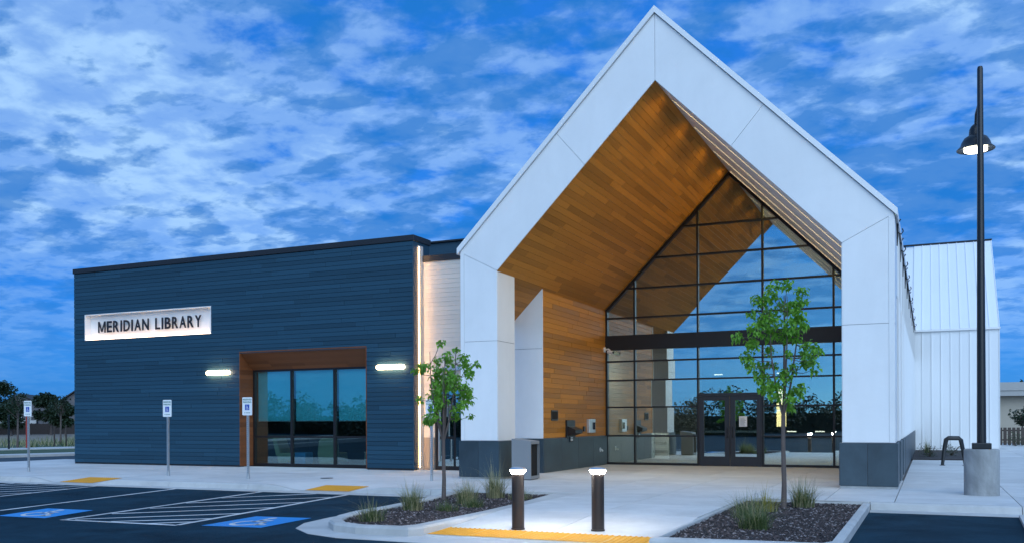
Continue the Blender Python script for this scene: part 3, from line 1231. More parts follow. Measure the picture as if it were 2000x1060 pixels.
def pane(x0, x1, z0, z1, parent, m='glass', y=YG, gable=True, tilt=0.0022, name='pane'):
    poly = [(x0, z0), (x1, z0), (x1, z1), (x0, z1)]
    if gable:
        poly = clip(poly, k, 1.0, HA - 0.11 + k * XM)
        poly = clip(poly, -k, 1.0, HA - 0.11 - k * XM)
    if len(poly) < 3:
        return
    cx = sum(p[0] for p in poly) / len(poly)
    cz = sum(p[1] for p in poly) / len(poly)
    b = MB()
    b.prism_y([(x - cx, z - cz) for x, z in poly], -0.006, 0.006)
    o = b.build(name, m, parent)
    o.location = (cx, y + 0.03, cz)
    o.rotation_euler = (rnd.gauss(0, tilt), 0, rnd.gauss(0, tilt))


for i in range(5):
    x0, x1 = VX[i] + 0.01, VX[i + 1] - 0.01
    zs = HZ_LOW if i != 2 else [2.26, 2.72, 3.33, 3.72]
    for a, b in zip(zs[:-1], zs[1:]):
        pane(x0, x1, a, b, front)
    for a, b in zip(HZ_HIGH[:-1], HZ_HIGH[1:]):
        pane(x0, x1, a, b, front)

# ---- entrance doors
bar(VX[2] + MW / 2, VX[3] - MW / 2, 2.17, 2.26, YG - 0.055, YG + 0.11, 'door_head', 'door_frame')
for dx0, dx1, hs in ((4.0, 4.945, 1), (4.963, 5.908, -1)):
    d = empty('door', parent=lib)
    b = MB()
    yd0, yd1 = YG - 0.03, YG + 0.02
    b.box(dx0, dx0 + 0.15, yd0, yd1, 0.01, 2.165)
    b.box(dx1 - 0.15, dx1, yd0, yd1, 0.01, 2.165)
    b.box(dx0 + 0.15, dx1 - 0.15, yd0, yd1, 0.01, 0.30)
    b.box(dx0 + 0.15, dx1 - 0.15, yd0, yd1, 2.03, 2.165)
    b.build('door_leaf', 'door_frame', d)
    pane(dx0 + 0.14, dx1 - 0.14, 0.29, 2.04, d, y=YG - 0.035, gable=False)
    b = MB()
    b.box(dx0 + 0.155, dx1 - 0.155, YG + 0.05, YG + 0.08, 1.03, 1.10)
    b.build('push_bar', 'aluminium', d)
    hx = dx1 - 0.07 if hs > 0 else dx0 + 0.07
    b = MB()
    b.tube([(hx, YG - 0.035, 0.88), (hx, YG - 0.10, 0.90), (hx, YG - 0.10, 1.20), (hx, YG - 0.035, 1.22)], 0.012, 8)
    b.build('pull_handle', 'black_steel', d)
b = MB()
b.box(5.23, 5.47, YG - 0.0125, YG - 0.0105, 1.22, 1.54)
o = b.build('hours_notice', 'board_white', lib)
b = MB()
for q in range(7):
    zq = 1.49 - q * 0.036
    b.add([(5.26, YG - 0.0135, zq), (5.26 + 0.18 * (0.7 + 0.3 * ((q * 37) % 5) / 5), YG - 0.0135, zq), (5.26 + 0.18 * (0.7 + 0.3 * ((q * 37) % 5) / 5), YG - 0.0135, zq - 0.010), (5.26, YG - 0.0135, zq - 0.010)], [(0, 3, 2, 1)])
b.build('print', 'letter_black', o)

# ---- inside of the hall
inner = empty('hall_interior', parent=lib)
sub_box('floor', 0.9, W - 0.25, YG + 0.15, YE - 0.3, -0.03, 0.005, 'carpet', inner)
sub_box('interior_wall', 0.90, 1.0, YG + 0.12, YE - 0.3, 0.0, sof_z(0.95), 'interior_wall', inner)
sub_box('interior_wall', W - 1.0, W - 0.26, YG + 0.12, YE - 0.3, 0.0, sof_z(0.95), 'interior_wall', inner)
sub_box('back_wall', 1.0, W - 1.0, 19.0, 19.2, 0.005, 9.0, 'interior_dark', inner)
b = MB()
for x0, x1 in ((0.9, XM), (XM, W - 0.9)):
    b.prism_y([(x0, sof_z(x0) - 0.06), (x1, sof_z(x1) - 0.06), (x1, sof_z(x1) + 0.02), (x0, sof_z(x0) + 0.02)], YG + 0.12, 19.0)
b.build('ceiling', 'interior_wall', inner)
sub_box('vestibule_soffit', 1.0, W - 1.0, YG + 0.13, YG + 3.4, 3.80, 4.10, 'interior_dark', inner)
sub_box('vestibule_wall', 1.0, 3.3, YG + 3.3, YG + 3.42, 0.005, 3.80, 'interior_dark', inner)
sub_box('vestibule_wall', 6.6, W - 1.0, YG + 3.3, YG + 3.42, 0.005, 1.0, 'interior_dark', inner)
b = MB()
b.box(5.44, 5.74, 14.5, 14.8, 1.18, 2.6)
b.build('lit_column', 'lit_panel', inner)
for xq, yq, zq in ((5.9, 15.0, 0.98), (6.9, 15.0, 0.98), (3.0, 16.0, 3.2), (5.4, 16.0, 3.2)):
    sub_box('ceiling_lamp', xq - 0.16, xq + 0.16, yq, yq + 0.08, zq, zq + 0.035, 'ceiling_lamp', inner)
for xq in (2.4, 4.95, 7.5):
    b = MB()
    b.lathe([(0.0, 3.77), (0.10, 3.771), (0.11, 3.785), (0.11, 3.799)], xq, YG + 0.42, 16)
    b.build('ceiling_lamp', 'down_lamp', inner)
sub_box('service_desk', 5.6, 8.6, 15.6, 16.1, 0.0, 0.9, 'interior_dark', inner)

# ---- dark blue wing
wing = empty('wing_facade', parent=lib)
SIGN = (-16.26, -10.58, 4.28, 5.18)
WIN = (-9.42, -4.64, 0.0, 3.63)
WTOP = ZW - 0.17


def wall_holes(mb, x0, x1, z0, z1, holes, y0, y1):
    xs_ = sorted({x0, x1, *[h[0] for h in holes], *[h[1] for h in holes]})
    zs_ = sorted({z0, z1, *[h[2] for h in holes], *[h[3] for h in holes]})
    for a, b in zip(xs_[:-1], xs_[1:]):
        for c, d in zip(zs_[:-1], zs_[1:]):
            mx, mz = (a + b) / 2, (c + d) / 2
            if any(h[0] < mx < h[1] and h[2] < mz < h[3] for h in holes):
                continue
            mb.box(a, b, y0, y1, c, d)


mb = MB()
wall_holes(mb, XW0 + 0.02, XW1 - 0.02, 0.02, WTOP, [SIGN, WIN], YW + 0.022, YW + 0.20)
mb.build('backing_wall', 'membrane', wing)
rnd = random.Random(31)
CH = 0.1315
z = 0.05
while z < WTOP - 0.01:
    zt = min(z + CH, WTOP)
    # intervals free of openings
    iv = [(XW0, XW1 - 0.03)]
    for h in (SIGN, WIN):
        lo, hi = max(z, h[2]), min(zt, h[3])
        if hi - lo > 0.5 * (zt - z):
            new = []
            for a, b in iv:
                if h[0] > a and h[1] < b:
                    new += [(a, h[0]), (h[1], b)]
                else:
                    new.append((a, b))
            iv = new
    for a, b in iv:
        for p, q in runs(b - a, rnd, 2.6, 3.7):
            L = round(q - p, 2)
            plank('siding_board', q - p, round(zt - z - 0.004, 3), 0.022, 'siding', wing,
                  frame_mat((a + (p + q) / 2, YW + 0.022 - rnd.uniform(0, 0.004), (z + zt) / 2), (1, 0, 0), (0, 0, 1), (0, -1, 0)) @ Matrix.Rotation(R(rnd.uniform(0.6, 1.4)), 4, 'X'))
    z += CH
sub_box('corner_post', XW1 - 0.03, XW1, YW - 0.006, YW + 0.24, 0.03, WTOP, 'siding_trim', wing)
sub_box('side_wall', XW0 + 0.02, XW0 + 0.2, YW + 0.2, 16.0, 0.0, WTOP, 'siding_trim', wing)
sub_box('side_parapet', XW1 - 0.2, XW1 - 0.002, 3.37, 3.75, 6.12, WTOP, 'siding_trim', wing)
sub_box('side_parapet', XW1 - 0.2, XW1 - 0.004, YW + 0.24, 3.37, 6.55, WTOP, 'siding_trim', wing)
sub_box('side_wall', XW1 - 0.2, XW1 - 0.02, 3.38, 16.0, 0.0, 6.10, 'siding_trim', wing)
sub_box('base_flashing', XW0 + 0.01, WIN[0] - 0.02, YW + 0.004, YW + 0.03, -0.02, 0.045, 'black_steel', wing)
sub_box('base_flashing', WIN[1] + 0.02, XW1, YW + 0.004, YW + 0.03, -0.02, 0.045, 'black_steel', wing)
sub_box('coping', XW0 - 0.03, XW1 + 0.03, YW - 0.035, YW + 0.32, WTOP + 0.002, ZW, 'coping', wing, bevel=0.01)
sub_box('coping', XW1 - 0.30, XW1 + 0.03, YW + 0.322, 3.78, WTOP + 0.002, ZW, 'coping', wing)
sub_box('flat_roof', XW0 + 0.1, XW1 - 0.05, YW + 0.2, 16.0, 6.1, 6.25, 'coping', wing)
sub_box('back_wall', XW0 + 0.1, XW1 - 0.02, 15.8, 16.0, 0.0, 6.1, 'siding_trim', wing)

# sign recess, its trough lit from the sill, with separate letters
sign = empty('sign_recess', parent=lib)
x0, x1, z0, z1 = SIGN
sub_box('sign_back', x0 + 0.02, x1 - 0.02, YW + 0.24, YW + 0.27, z0 + 0.02, z1 - 0.02, 'white_paint', sign)
sub_box('sign_reveal', x0, x0 + 0.02, YW - 0.012, YW + 0.27, z0, z1, 'white_paint', sign)
sub_box('sign_reveal', x1 - 0.02, x1, YW - 0.012, YW + 0.27, z0, z1, 'white_paint', sign)
sub_box('sign_reveal', x0 + 0.02, x1 - 0.02, YW - 0.012, YW + 0.27, z1 - 0.02, z1, 'white_paint', sign)
sub_box('sign_reveal', x0 + 0.02, x1 - 0.02, YW - 0.012, YW + 0.27, z0, z0 + 0.02, 'white_paint', sign)
sub_box('lamp_strip', x0 + 0.05, x1 - 0.05, YW + 0.03, YW + 0.06, z0 + 0.021, z0 + 0.034, 'led_sign', sign)


def word(txt, xa, xb, zb, zt, y):
    """spread the letters of a word between xa and xb"""
    wid = {'I': 0.34, 'L': 0.80, 'M': 1.28, 'E': 0.86, 'R': 0.98, 'D': 1.05, 'A': 1.06, 'N': 1.08, 'B': 0.98, 'Y': 1.0}
    tot = sum(wid[c] for c in txt)
    gapw = 0.22
    unit = (xb - xa) / (tot + gapw * (len(txt) - 1))
    x = xa
    for c in txt:
        o = text_mesh(c, 1.0, 0.010, 'letter', 'letter_black', sign, 0.0 if c == 'M' else 0.019)
        if c == 'M':        # drawn stroke by stroke to match the weight of the others
            mm = MB()
            for pl_ in ([(0, 0), (0.16, 0), (0.16, 1), (0, 1)], [(0.84, 0), (1, 0), (1, 1), (0.84, 1)], [(0.03, 1), (0.43, 0.08), (0.57, 0.08), (0.19, 1)], [(0.81, 1), (0.43, 0.08), (0.57, 0.08), (0.97, 1)]):
                mm.prism_z(pl_, -0.010, 0.010 + 0.0004 * pl_[0][0])
            o.data = mm.mesh('letter', 'letter_black')
        me = o.data
        xs_ = [v.co.x for v in me.vertices]
        ys_ = [v.co.y for v in me.vertices]
        sx = wid[c] * unit / (max(xs_) - min(xs_)) if c != 'I' else (zt - zb) / (max(ys_) - min(ys_)) * 0.95
        sy = (zt - zb) / (max(ys_) - min(ys_))
        cx_, cy_ = (max(xs_) + min(xs_)) / 2, (max(ys_) + min(ys_)) / 2
        for v in me.vertices:
            v.co = ((v.co.x - cx_) * sx, (v.co.y - cy_) * sy, v.co.z)
        o.location = (x + wid[c] * unit / 2, y, (zb + zt) / 2)
        o.rotation_euler = (R(90), 0, 0)
        x += (wid[c] + gapw) * unit


word('MERIDIAN', -15.78, -13.42, 4.545, 4.935, 2.95)
word('LIBRARY', -13.13, -11.12, 4.545, 4.935, 2.95)

# window recess lined with cedar
wrec = empty('wing_window', parent=lib)
x0, x1, z0, z1 = WIN
GY = 3.42
zin = 3.10
NB = 6
for q in range(NB):        # sloping head boards, front edge high, glass edge low
    ya, yb = YW - 0.01 + (GY - YW) * q / NB, YW - 0.01 + (GY - YW) * (q + 1) / NB
    za, zb = z1 + (zin - z1) * q / NB, z1 + (zin - z1) * (q + 1) / NB
    rr = random.Random(q)
    xa = x0
    for a, b in runs(x1 - x0, rr, 1.2, 2.4):
        bm_ = MB()
        bm_.add([(x0 + a + .002, ya + .002, za), (x0 + b - .002, ya + .002, za), (x0 + b - .002, yb, zb), (x0 + a + .002, yb, zb),
                 (x0 + a + .002, ya + .002, za + 0.03), (x0 + b - .002, ya + .002, za + 0.03), (x0 + b - .002, yb, zb + 0.03), (x0 + a + .002, yb, zb + 0.03)],
                [(0, 3, 2, 1), (4, 5, 6, 7), (0, 1, 5, 4), (1, 2, 6, 5), (2, 3, 7, 6), (3, 0, 4, 7)])
        bm_.build('reveal_plank', 'cedar_shaded', wrec)
for side, xx in ((0, x0), (1, x1)):
    zq = 0.02
    while zq < z1 - 0.02:
        zt = min(zq + 0.139, z1 - 0.002)
        sub_box('reveal_plank', xx + (0.0 if not side else -0.02), xx + (0.02 if not side else 0.0), YW - 0.008, GY, zq + 0.002, zt - 0.002, 'cedar_shaded', wrec)
        zq += 0.139
WX = [x0 + 0.045, -7.87, -6.23, x1 - 0.045]
for xx in WX:
    sub_box('mullion', xx - 0.04, xx + 0.04, GY, GY + 0.12, 0.0, zin, 'bronze', wrec)
for a, b in zip(WX[:-1], WX[1:]):
    for zz, hh in ((0.05, 0.05), (0.95, 0.03), (zin - 0.03, 0.03)):
        sub_box('mullion', a + 0.04, b - 0.04, GY + 0.004, GY + 0.116, zz - hh, zz + hh, 'bronze', wrec)
    for za, zb in ((0.09, 0.93), (0.97, zin - 0.05)):
        pane(a + 0.03, b - 0.03, za, zb, wrec, 'glass_wing', GY + 0.02, False, 0.0012)
# room behind
sub_box('floor', -11.4, -3.3, GY + 0.125, 9.0, -0.03, 0.005, 'carpet', wrec)
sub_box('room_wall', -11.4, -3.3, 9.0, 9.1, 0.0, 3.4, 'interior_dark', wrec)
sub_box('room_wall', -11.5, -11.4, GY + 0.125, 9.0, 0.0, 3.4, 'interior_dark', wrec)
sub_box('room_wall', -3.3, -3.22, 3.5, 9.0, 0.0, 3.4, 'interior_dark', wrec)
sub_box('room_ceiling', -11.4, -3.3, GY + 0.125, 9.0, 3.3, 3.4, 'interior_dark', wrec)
for xq in (-8.3, -5.8):
    b = MB()
    b.lathe([(0.0, 3.27), (0.035, 3.271), (0.04, 3.285), (0.04, 3.299)], xq, 5.2, 16)
    b.build('ceiling_lamp', 'added_room_fill', wrec)  # unseen glowing disc added to brighten the chairs, no known fixture
sub_box('room_front', -11.4, x0 + 0.005, GY, GY + 0.12, 0.0, 3.4, 'interior_dark', wrec)
sub_box('room_front', x1 - 0.005, -3.3, GY, GY + 0.12, 0.0, 3.4, 'interior_dark', wrec)

# cream wall between the wing and the portal
cream = empty('cream_wall', parent=lib)
sub_box('wall_core', XW1 - 0.02, 0.0, 3.385, 3.6, 0.0, 6.10, 'cream', cream)
sub_box('side_lining', XW1 - 0.018, XW1 + 0.004, YW + 0.26, 3.365, 0.0, 6.54, 'cream', cream)
z = 0.97
while z < 6.08:
    zt = min(z + 0.1315, 6.09)
    plank('cream_board', 3.02, round(zt - z, 3), 0.009, 'cream', cream, frame_mat((XW1 + 1.512, 3.386, (z + zt) / 2), (1, 0, 0), (0, 0, 1), (0, -1, 0)))
    z += 0.1315
sub_box('dado', XW1 + 0.006, -2.66, 3.352, 3.385, 0.0, 0.95, 'taupe', cream)
sub_box('coping', XW1 - 0.001, 0.0, 3.33, 3.62, 6.10, 6.27, 'coping', cream)
for q in range(92):
    sub_box('lamp_diode', XW1 + 0.005, XW1 + 0.024, YW + 0.29, YW + 0.305, 0.08 + q * 0.07, 0.115 + q * 0.07, 'led_slot', cream)
# dark glazed side door in it
sd = empty('side_door', parent=lib)
sub_box('door_leaf', -2.62, -1.30, 3.33, 3.358, 0.0, 2.42, 'bronze', sd)
pane(-2.50, -2.0, 0.98, 2.32, sd, y=3.29, gable=False)
pane(-2.50, -2.0, 0.12, 0.90, sd, y=3.29, gable=False)
pane(-1.92, -1.40, 0.12, 2.32, sd, y=3.29, gable=False)
sub_box('pull_handle', -2.47, -2.44, 3.26, 3.31, 0.25, 2.1, 'steel', sd)
# roof screen further back
screen = empty('roof_screen', parent=lib)
for q in range(3):
    sub_box('screen_board', -7.5, -0.06, 6.0 + 0.03 * q, 6.1 + 0.03 * q, 6.28 + 0.31 * q, 6.58 + 0.31 * q, 'siding_trim', screen)
sub_box('coping', -7.55, -0.05, 5.97, 6.25, 7.21, 7.26, 'coping', screen)
sub_box('low_roof', XW1 - 0.1, 0.2, 3.6, 16.0, 5.9, 6.1, 'coping', screen)

# ---- cross wing with standing seam
cross = empty('cross_wing', parent=lib)
CX0, CX1, CY0, CYR, CH_, CR = W, 13.39, YE, 31.6, 5.53, 10.33
b = MB()
k2 = (CR - CH_) / (CYR - CY0)
yb = 2 * CYR - CY0
b.add([(CX0 - 3, CY0 + 0.02, 0), (CX1 - 0.02, CY0 + 0.02, 0), (CX1 - 0.02, CY0 + 0.02, CH_), (CX0 - 3, CY0 + 0.02, CH_),
       (CX0 - 3, yb, 0), (CX1 - 0.02, yb, 0), (CX1 - 0.02, yb, CH_), (CX0 - 3, yb, CH_), (CX0 - 3, CYR, CR - 0.03), (CX1 - 0.02, CYR, CR - 0.03)],
      [(0, 1, 2, 3), (5, 4, 7, 6), (1, 5, 6, 9, 2), (4, 0, 3, 8, 7), (3, 2, 9, 8), (7, 8, 9, 6)])
b.build('wall_core', 'white_metal', cross)
xq = CX0 - 0.05
SP = (CX1 - CX0 + 0.05) / 9
for i in range(9):
    xa = xq + i * SP
    m_ = MB()
    m_.box(xa + 0.002, xa + SP - 0.002, CY0, CY0 + 0.02, 0.12, CH_ - 0.05)
    m_.box(xa + SP - 0.014, xa + SP + 0.010, CY0 - 0.035, CY0, 0.12, CH_ - 0.05)
    m_.build('seam_panel', 'white_metal', cross)
    m_ = MB()
    L_ = math.hypot(CYR - CY0, CR - CH_)
    cy_, cz_ = (CYR - CY0) / L_, (CR - CH_) / L_

    def rp(x, s, d):
        return (x, CY0 - 0.05 + cy_ * s - cz_ * d, CH_ - 0.04 + cz_ * s + cy_ * d)
    for (xa_, xb_, d0, d1) in ((xa + 0.002, xa + SP - 0.002, 0.01, 0.03), (xa + SP - 0.014, xa + SP + 0.010, 0.03, 0.065)):
        m_.add([rp(xa_, 0, d0), rp(xb_, 0, d0), rp(xb_, L_, d0), rp(xa_, L_, d0), rp(xa_, 0, d1), rp(xb_, 0, d1), rp(xb_, L_, d1), rp(xa_, L_, d1)],
               [(0, 3, 2, 1), (4, 5, 6, 7), (0, 1, 5, 4), (1, 2, 6, 5), (2, 3, 7, 6), (3, 0, 4, 7)])
    m_.build('roof_panel', 'white_metal', cross)
sub_box('gutter', CX0, CX1 + 0.03, CY0 - 0.10, CY0 - 0.004, CH_ - 0.10, CH_ - 0.01, 'white_panel', cross)
b = MB()
b.tube([(CX0 - 2, CYR - 0.05, CR + 0.04), (CX1 + 0.03, CYR - 0.05, CR + 0.04)], 0.05, 6)
b.build('ridge_cap', 'coping', cross)

# =================================================================== FIXTURES ON THE LIBRARY
sc_group = 'wall lamps on the dark blue wing'


def sconce(x, label):
    t = empty('wall_lamp', (x, YW, 3.01))
    b = MB()
    n = 10
    hw, r = 0.47, 0.065
    prof = [(hw - r + r * cos(a), r * sin(a)) for a in [-pi / 2 + pi * i / n for i in range(n + 1)]] + [(-hw + r + r * cos(a), r * sin(a)) for a in [pi / 2 + pi * i / n for i in range(n + 1)]]
    b.prism_y(prof, -0.10, -0.03)
    b.build('lens', 'sconce_lens', t)
    b = MB()
    b.prism_y([(x_ * 0.95, z_ * 0.8) for x_, z_ in prof], -0.03, -0.002)
    b.build('back_plate', 'steel', t)
    tag(t, label, 'wall lamp', sc_group)


sconce(-10.24, 'glowing oblong wall lamp between the recessed sign and the window')
sconce(-3.77, 'glowing oblong wall lamp near the corner of the dark blue wing')
t = empty('wall_lamp', (-2.0, 3.36, 2.95))
b = MB()
b.box(-0.30, 0.30, -0.12, -0.002, -0.05, 0.05)
b.build('housing', 'aluminium', t)
tag(t, 'plain oblong wall lamp above the side door behind the small tree', 'wall lamp')

# security camera at the corner of the cedar wall
t = empty('security_camera', (XC, 8.20, 3.70))
b = MB()
b.box(0.0, 0.03, -0.06, 0.06, -0.06, 0.10)
b.build('mount', 'white_paint', t)
b = MB()
b.tube([(0.02, 0, 0.02), (0.16, -0.05, 0.03), (0.22, -0.08, -0.02)], 0.028, 8)
b.build('arm', 'white_paint', t)
b = MB()
b.tube([(0.14, -0.06, -0.06), (0.34, -0.14, -0.09)], [0.05, 0.055], 10)
b.build('body', 'white_paint', t)
b = MB()
b.tube([(0.341, -0.14, -0.09), (0.36, -0.148, -0.093)], 0.04, 10)
b.build('lens', 'black_steel', t)
tag(t, 'white security camera on an arm at the end of the cedar wall', 'camera')

# things hung on the cedar wall
t = empty('card_reader', (XC, 3.81, 1.43))
b = MB()
b.box(0.003, 0.02, -0.25, 0.25, 0.0, 0.29)
b.build('plate', 'black_steel', t)
b = MB()
b.box(0.02, 0.025, -0.21, 0.21, 0.04, 0.25)
b.build('face', 'black_void', t)
tag(t, 'small flat black panel on the cedar wall near its front edge', 'wall panel')

t = empty('book_return', (XC, 5.0, 0.82))
b = MB()
b.box(0.003, 0.06, -0.33, 0.33, 0.08, 0.62)
b.build('back_plate', 'black_steel', t)
b = MB()
b.add([(0.06, -0.30, 0.16), (0.30, -0.30, 0.24), (0.30, -0.30, 0.34), (0.06, -0.30, 0.44), (0.06, 0.30, 0.16), (0.30, 0.30, 0.24), (0.30, 0.30, 0.34), (0.06, 0.30, 0.44)],
      [(0, 1, 2, 3), (7, 6, 5, 4), (0, 4, 5, 1), (1, 5, 6, 2), (2, 6, 7, 3)])
b.build('hood', 'bronze', t)
b = MB()
b.box(0.062, 0.085, -0.15, 0.12, -0.02, 0.14)
lab_ = b.build('placard', 'black_steel', t)
b = MB()
for ya_, yb_, za_, zb_ in ((-0.11, -0.07, 0.085, 0.125), (-0.06, -0.015, 0.085, 0.125), (-0.005, 0.05, 0.085, 0.125), (-0.12, -0.045, 0.02, 0.065), (-0.035, 0.06, 0.02, 0.065)):
    b.add([(0.0865, ya_, za_), (0.0865, yb_, za_), (0.0865, yb_, zb_), (0.0865, ya_, zb_)], [(0, 1, 2, 3)])
b.build('print', 'sign_white', lab_)
tag(t, 'black book return chute on the cedar wall above the stone base', 'book return')

t = empty('intercom', (XC, 6.75, 1.05))
b = MB()
b.box(0.003, 0.10, -0.28, 0.28, 0.0, 0.42)
b.build('box', 'aluminium', t, bevel=0.01)
b = MB()
b.box(0.101, 0.12, 0.02, 0.20, 0.10, 0.32)
b.build('screen', 'house_glass', t)
b = MB()
b.box(0.003, 0.05, -0.62, -0.50, 0.05, 0.20)
b.build('junction_box', 'black_steel', t)
tag(t, 'bright metal box with a small screen on the cedar wall near the glass', 'intercom')

t = empty('wall_spout', (XC + 0.05, 7.6, 0.50))
b = MB()
b.tube([(0.0, 0, 0), (0.015, 0, 0)], 0.075, 14)
b.tube([(0.015, 0, 0), (0.06, 0, -0.01), (0.09, 0, -0.05)], [0.03, 0.03, 0.028], 10)
b.build('spout', 'aluminium', t, smooth=True)
tag(t, 'small round metal spout on the stone base near the glass', 'spout')

# letter board standing inside the glass
t = empty('letter_board', (2.31, 9.95, 0.0))
b = MB()
b.box(-0.30, 0.30, 0.0, 0.03, 0.14, 1.00)
bd = b.build('board', 'board_white', t)
for q in range(6):
    sub = MB()
    sub.box(-0.295, 0.295, -0.004, 0.0, 0.20 + q * 0.14, 0.206 + q * 0.14)
    sub.build('rail', 'bin_grey', bd)
for s_, zq in (('WELCOME', 0.90), ('TO THE', 0.65), ('LIBRARY!', 0.38)):
    o = text_mesh(s_, 0.125, 0.001, 'lettering', 'letter_black', bd, 0.002)
    o.location = (0, -0.008, zq)
    o.rotation_euler = (R(90), 0, 0)
b = MB()
for sx in (-0.22, 0.22):
    b.tube([(sx, 0.03, 0.95), (sx * 1.2, 0.02, 0.02)], 0.012, 6)
b.tube([(0, 0.04, 0.95), (0, 0.45, 0.02)], 0.012, 6)
b.build('stand', 'black_steel', t)
tag(t, 'white letter board with a welcome message standing behind the glass', 'sign board')

# seats and shades behind the wing window
GRP = 'roller shades in the wing window'
for i, (a, b_) in enumerate(zip(WX[:-1], WX[1:])):
    t = empty('roller_shade', ((a + b_) / 2, GY + 0.17, 1.44))
    hw = (b_ - a) / 2 - 0.055
    m_ = MB()
    m_.box(-hw, hw, 0.0, 0.006, 0.02, 1.62)
    m_.build('cloth', 'shade_cloth', t)
    m_ = MB()
    m_.tube([(-hw, 0.003, 0.01), (hw, 0.003, 0.01)], 0.014, 8)
    m_.build('hem_bar', 'aluminium', t)
    tag(t, ('pale roller shade half lowered in the first pane beside the cedar jamb', 'pale roller shade half lowered in the middle pane of the wing window',
            'pale roller shade half lowered in the pane farthest from the sign')[i], 'roller shade', GRP)


def armchair(loc, rz, label):
    t = empty('armchair', loc, rz)
    b = MB()
    b.box(-0.40, 0.40, -0.40, 0.35, 0.10, 0.42)
    b.build('seat', 'olive_fabric', t, bevel=0.05)
    b = MB()
    b.add([(-0.40, 0.20, 0.30), (0.40, 0.20, 0.30), (0.40, 0.40, 0.30), (-0.40, 0.40, 0.30), (-0.38, 0.42, 0.92), (0.38, 0.42, 0.92), (0.38, 0.56, 0.90), (-0.38, 0.56, 0.90)],
          [(0, 3, 2, 1), (4, 5, 6, 7), (0, 1, 5, 4), (1, 2, 6, 5), (2, 3, 7, 6), (3, 0, 4, 7)])
    b.build('backrest', 'olive_fabric', t, bevel=0.05)
    for sx in (-0.34, 0.34):
        for sy in (-0.32, 0.30):
            b = MB()
            b.tube([(sx, sy, 0.11), (sx * 1.05, sy * 1.05, 0.006)], [0.022, 0.014], 8)
            b.build('leg', 'chair_wood', t)
    return tag(t, label, 'armchair')


armchair((-8.55, 4.35, 0), R(100), 'low olive armchair seen side-on behind the wing window')
t = empty('ottoman', (-7.95, 4.15, 0))
b = MB()
b.box(-0.22, 0.22, -0.22, 0.22, 0.05, 0.44)
b.build('cushion', 'blue_fabric', t, bevel=0.04)
b = MB()
b.box(-0.19, 0.19, -0.19, 0.19, 0.006, 0.05)
b.build('base', 'chair_wood', t)
tag(t, 'blue upholstered cube seat beside the low olive armchair', 'ottoman')
t = empty('tub_chair', (-6.95, 4.35, 0))
b = MB()
pr = [(-0.34, 0.07), (0.34, 0.07), (0.40, 0.40), (0.34, 0.84), (0.22, 0.90), (-0.22, 0.90), (-0.34, 0.84), (-0.40, 0.40)]
b.prism_y(pr, -0.30, -0.18)
b.build('backrest', 'olive_fabric', t, bevel=0.04)
b = MB()
b.box(-0.34, 0.34, -0.18, 0.35, 0.12, 0.44)
b.build('seat', 'olive_fabric', t, bevel=0.04)
b = MB()
b.lathe([(0.26, 0.006), (0.26, 0.03), (0.05, 0.06), (0.05, 0.12)], 0, 0.05, 16)
b.build('base', 'black_steel', t)
tag(t, 'olive tub chair turned with its rounded back to the wing window', 'chair')
t = empty('side_chair', (-5.50, 4.45, 0), R(-70))
for sx in (-0.2, 0.2):
    b = MB()
    b.tube([(sx, -0.22, 0.006), (sx, -0.19, 0.44)], 0.018, 8)
    b.build('leg', 'chair_wood', t)
    b = MB()
    b.tube([(sx, 0.24, 0.006), (sx, 0.19, 0.44), (sx, 0.26, 0.86)], 0.018, 8)
    b.build('leg', 'chair_wood', t)
b = MB()
b.box(-0.23, 0.23, -0.23, 0.21, 0.44, 0.475)
b.build('seat', 'chair_wood', t, bevel=0.01)
b = MB()
b.box(-0.21, 0.21, 0.235, 0.262, 0.66, 0.88)
b.build('backrest', 'blue_fabric', t)
tag(t, 'pale wooden side chair at the far end of the wing window', 'chair')

# =================================================================== STREET FURNITURE
# bollards
def bollard(x, y, label):
    z = walk_h(x, y)
    t = empty('bollard_light', (x, y, z))
    b = MB()
    b.lathe([(0.095, 0.001), (0.095, 0.02), (0.086, 0.022), (0.086, 0.768)], n=28)
    b.build('post', 'bollard_bronze', t, smooth=True)
    b = MB()
    b.lathe([(0.086, 0.770), (0.108, 0.812), (0.109, 0.824)], n=28)
    b.build('lens', 'bollard_lens', t, smooth=True)
    b = MB()
    b.lathe([(0.114, 0.825), (0.116, 0.834), (0.100, 0.850), (0.05, 0.862), (0.0, 0.865)], n=28)
    b.build('cap', 'aluminium', t, smooth=True)
    tag(t, label, 'bollard', 'lit bollards at the crossing')


bollard(5.37, -8.60, 'lit bronze bollard nearer the rounded planting island')
bollard(6.47, -8.42, 'lit bronze bollard in the middle of the crossing, nearer the square bed')

# litter bin beside the left leg
t = empty('litter_bin', (1.63, 0.22, 0.0))
b = MB()
hw, hd = 0.25, 0.27
b.add([(-hw, -hd, 0.02), (hw, -hd, 0.02), (hw, hd, 0.02), (-hw, hd, 0.02), (-hw, -hd, 0.99), (hw, -hd, 0.93), (hw, hd, 0.93), (-hw, hd, 0.99)],
      [(0, 3, 2, 1), (4, 5, 6, 7), (0, 1, 5, 4), (2, 3, 7, 6), (3, 0, 4, 7)])
for (y0, y1, z0, z1) in ((-hd, hd, 0.02, 0.10), (-hd, hd, 0.86, 0.93), (-hd, -hd + 0.035, 0.10, 0.86), (hd - 0.035, hd, 0.10, 0.86)):
    b.add([(hw, y0, z0), (hw, y1, z0), (hw, y1, z1), (hw, y0, z1)], [(0, 1, 2, 3)])
b.build('body', 'bin_grey', t)
b = MB()
b.box(hw - 0.10, hw - 0.05, -hd + 0.03, hd - 0.03, 0.06, 0.90)
b.build('opening', 'black_void', t)
b = MB()
b.box(-hw + 0.03, hw - 0.03, -hd + 0.03, hd - 0.03, 0.001, 0.02)
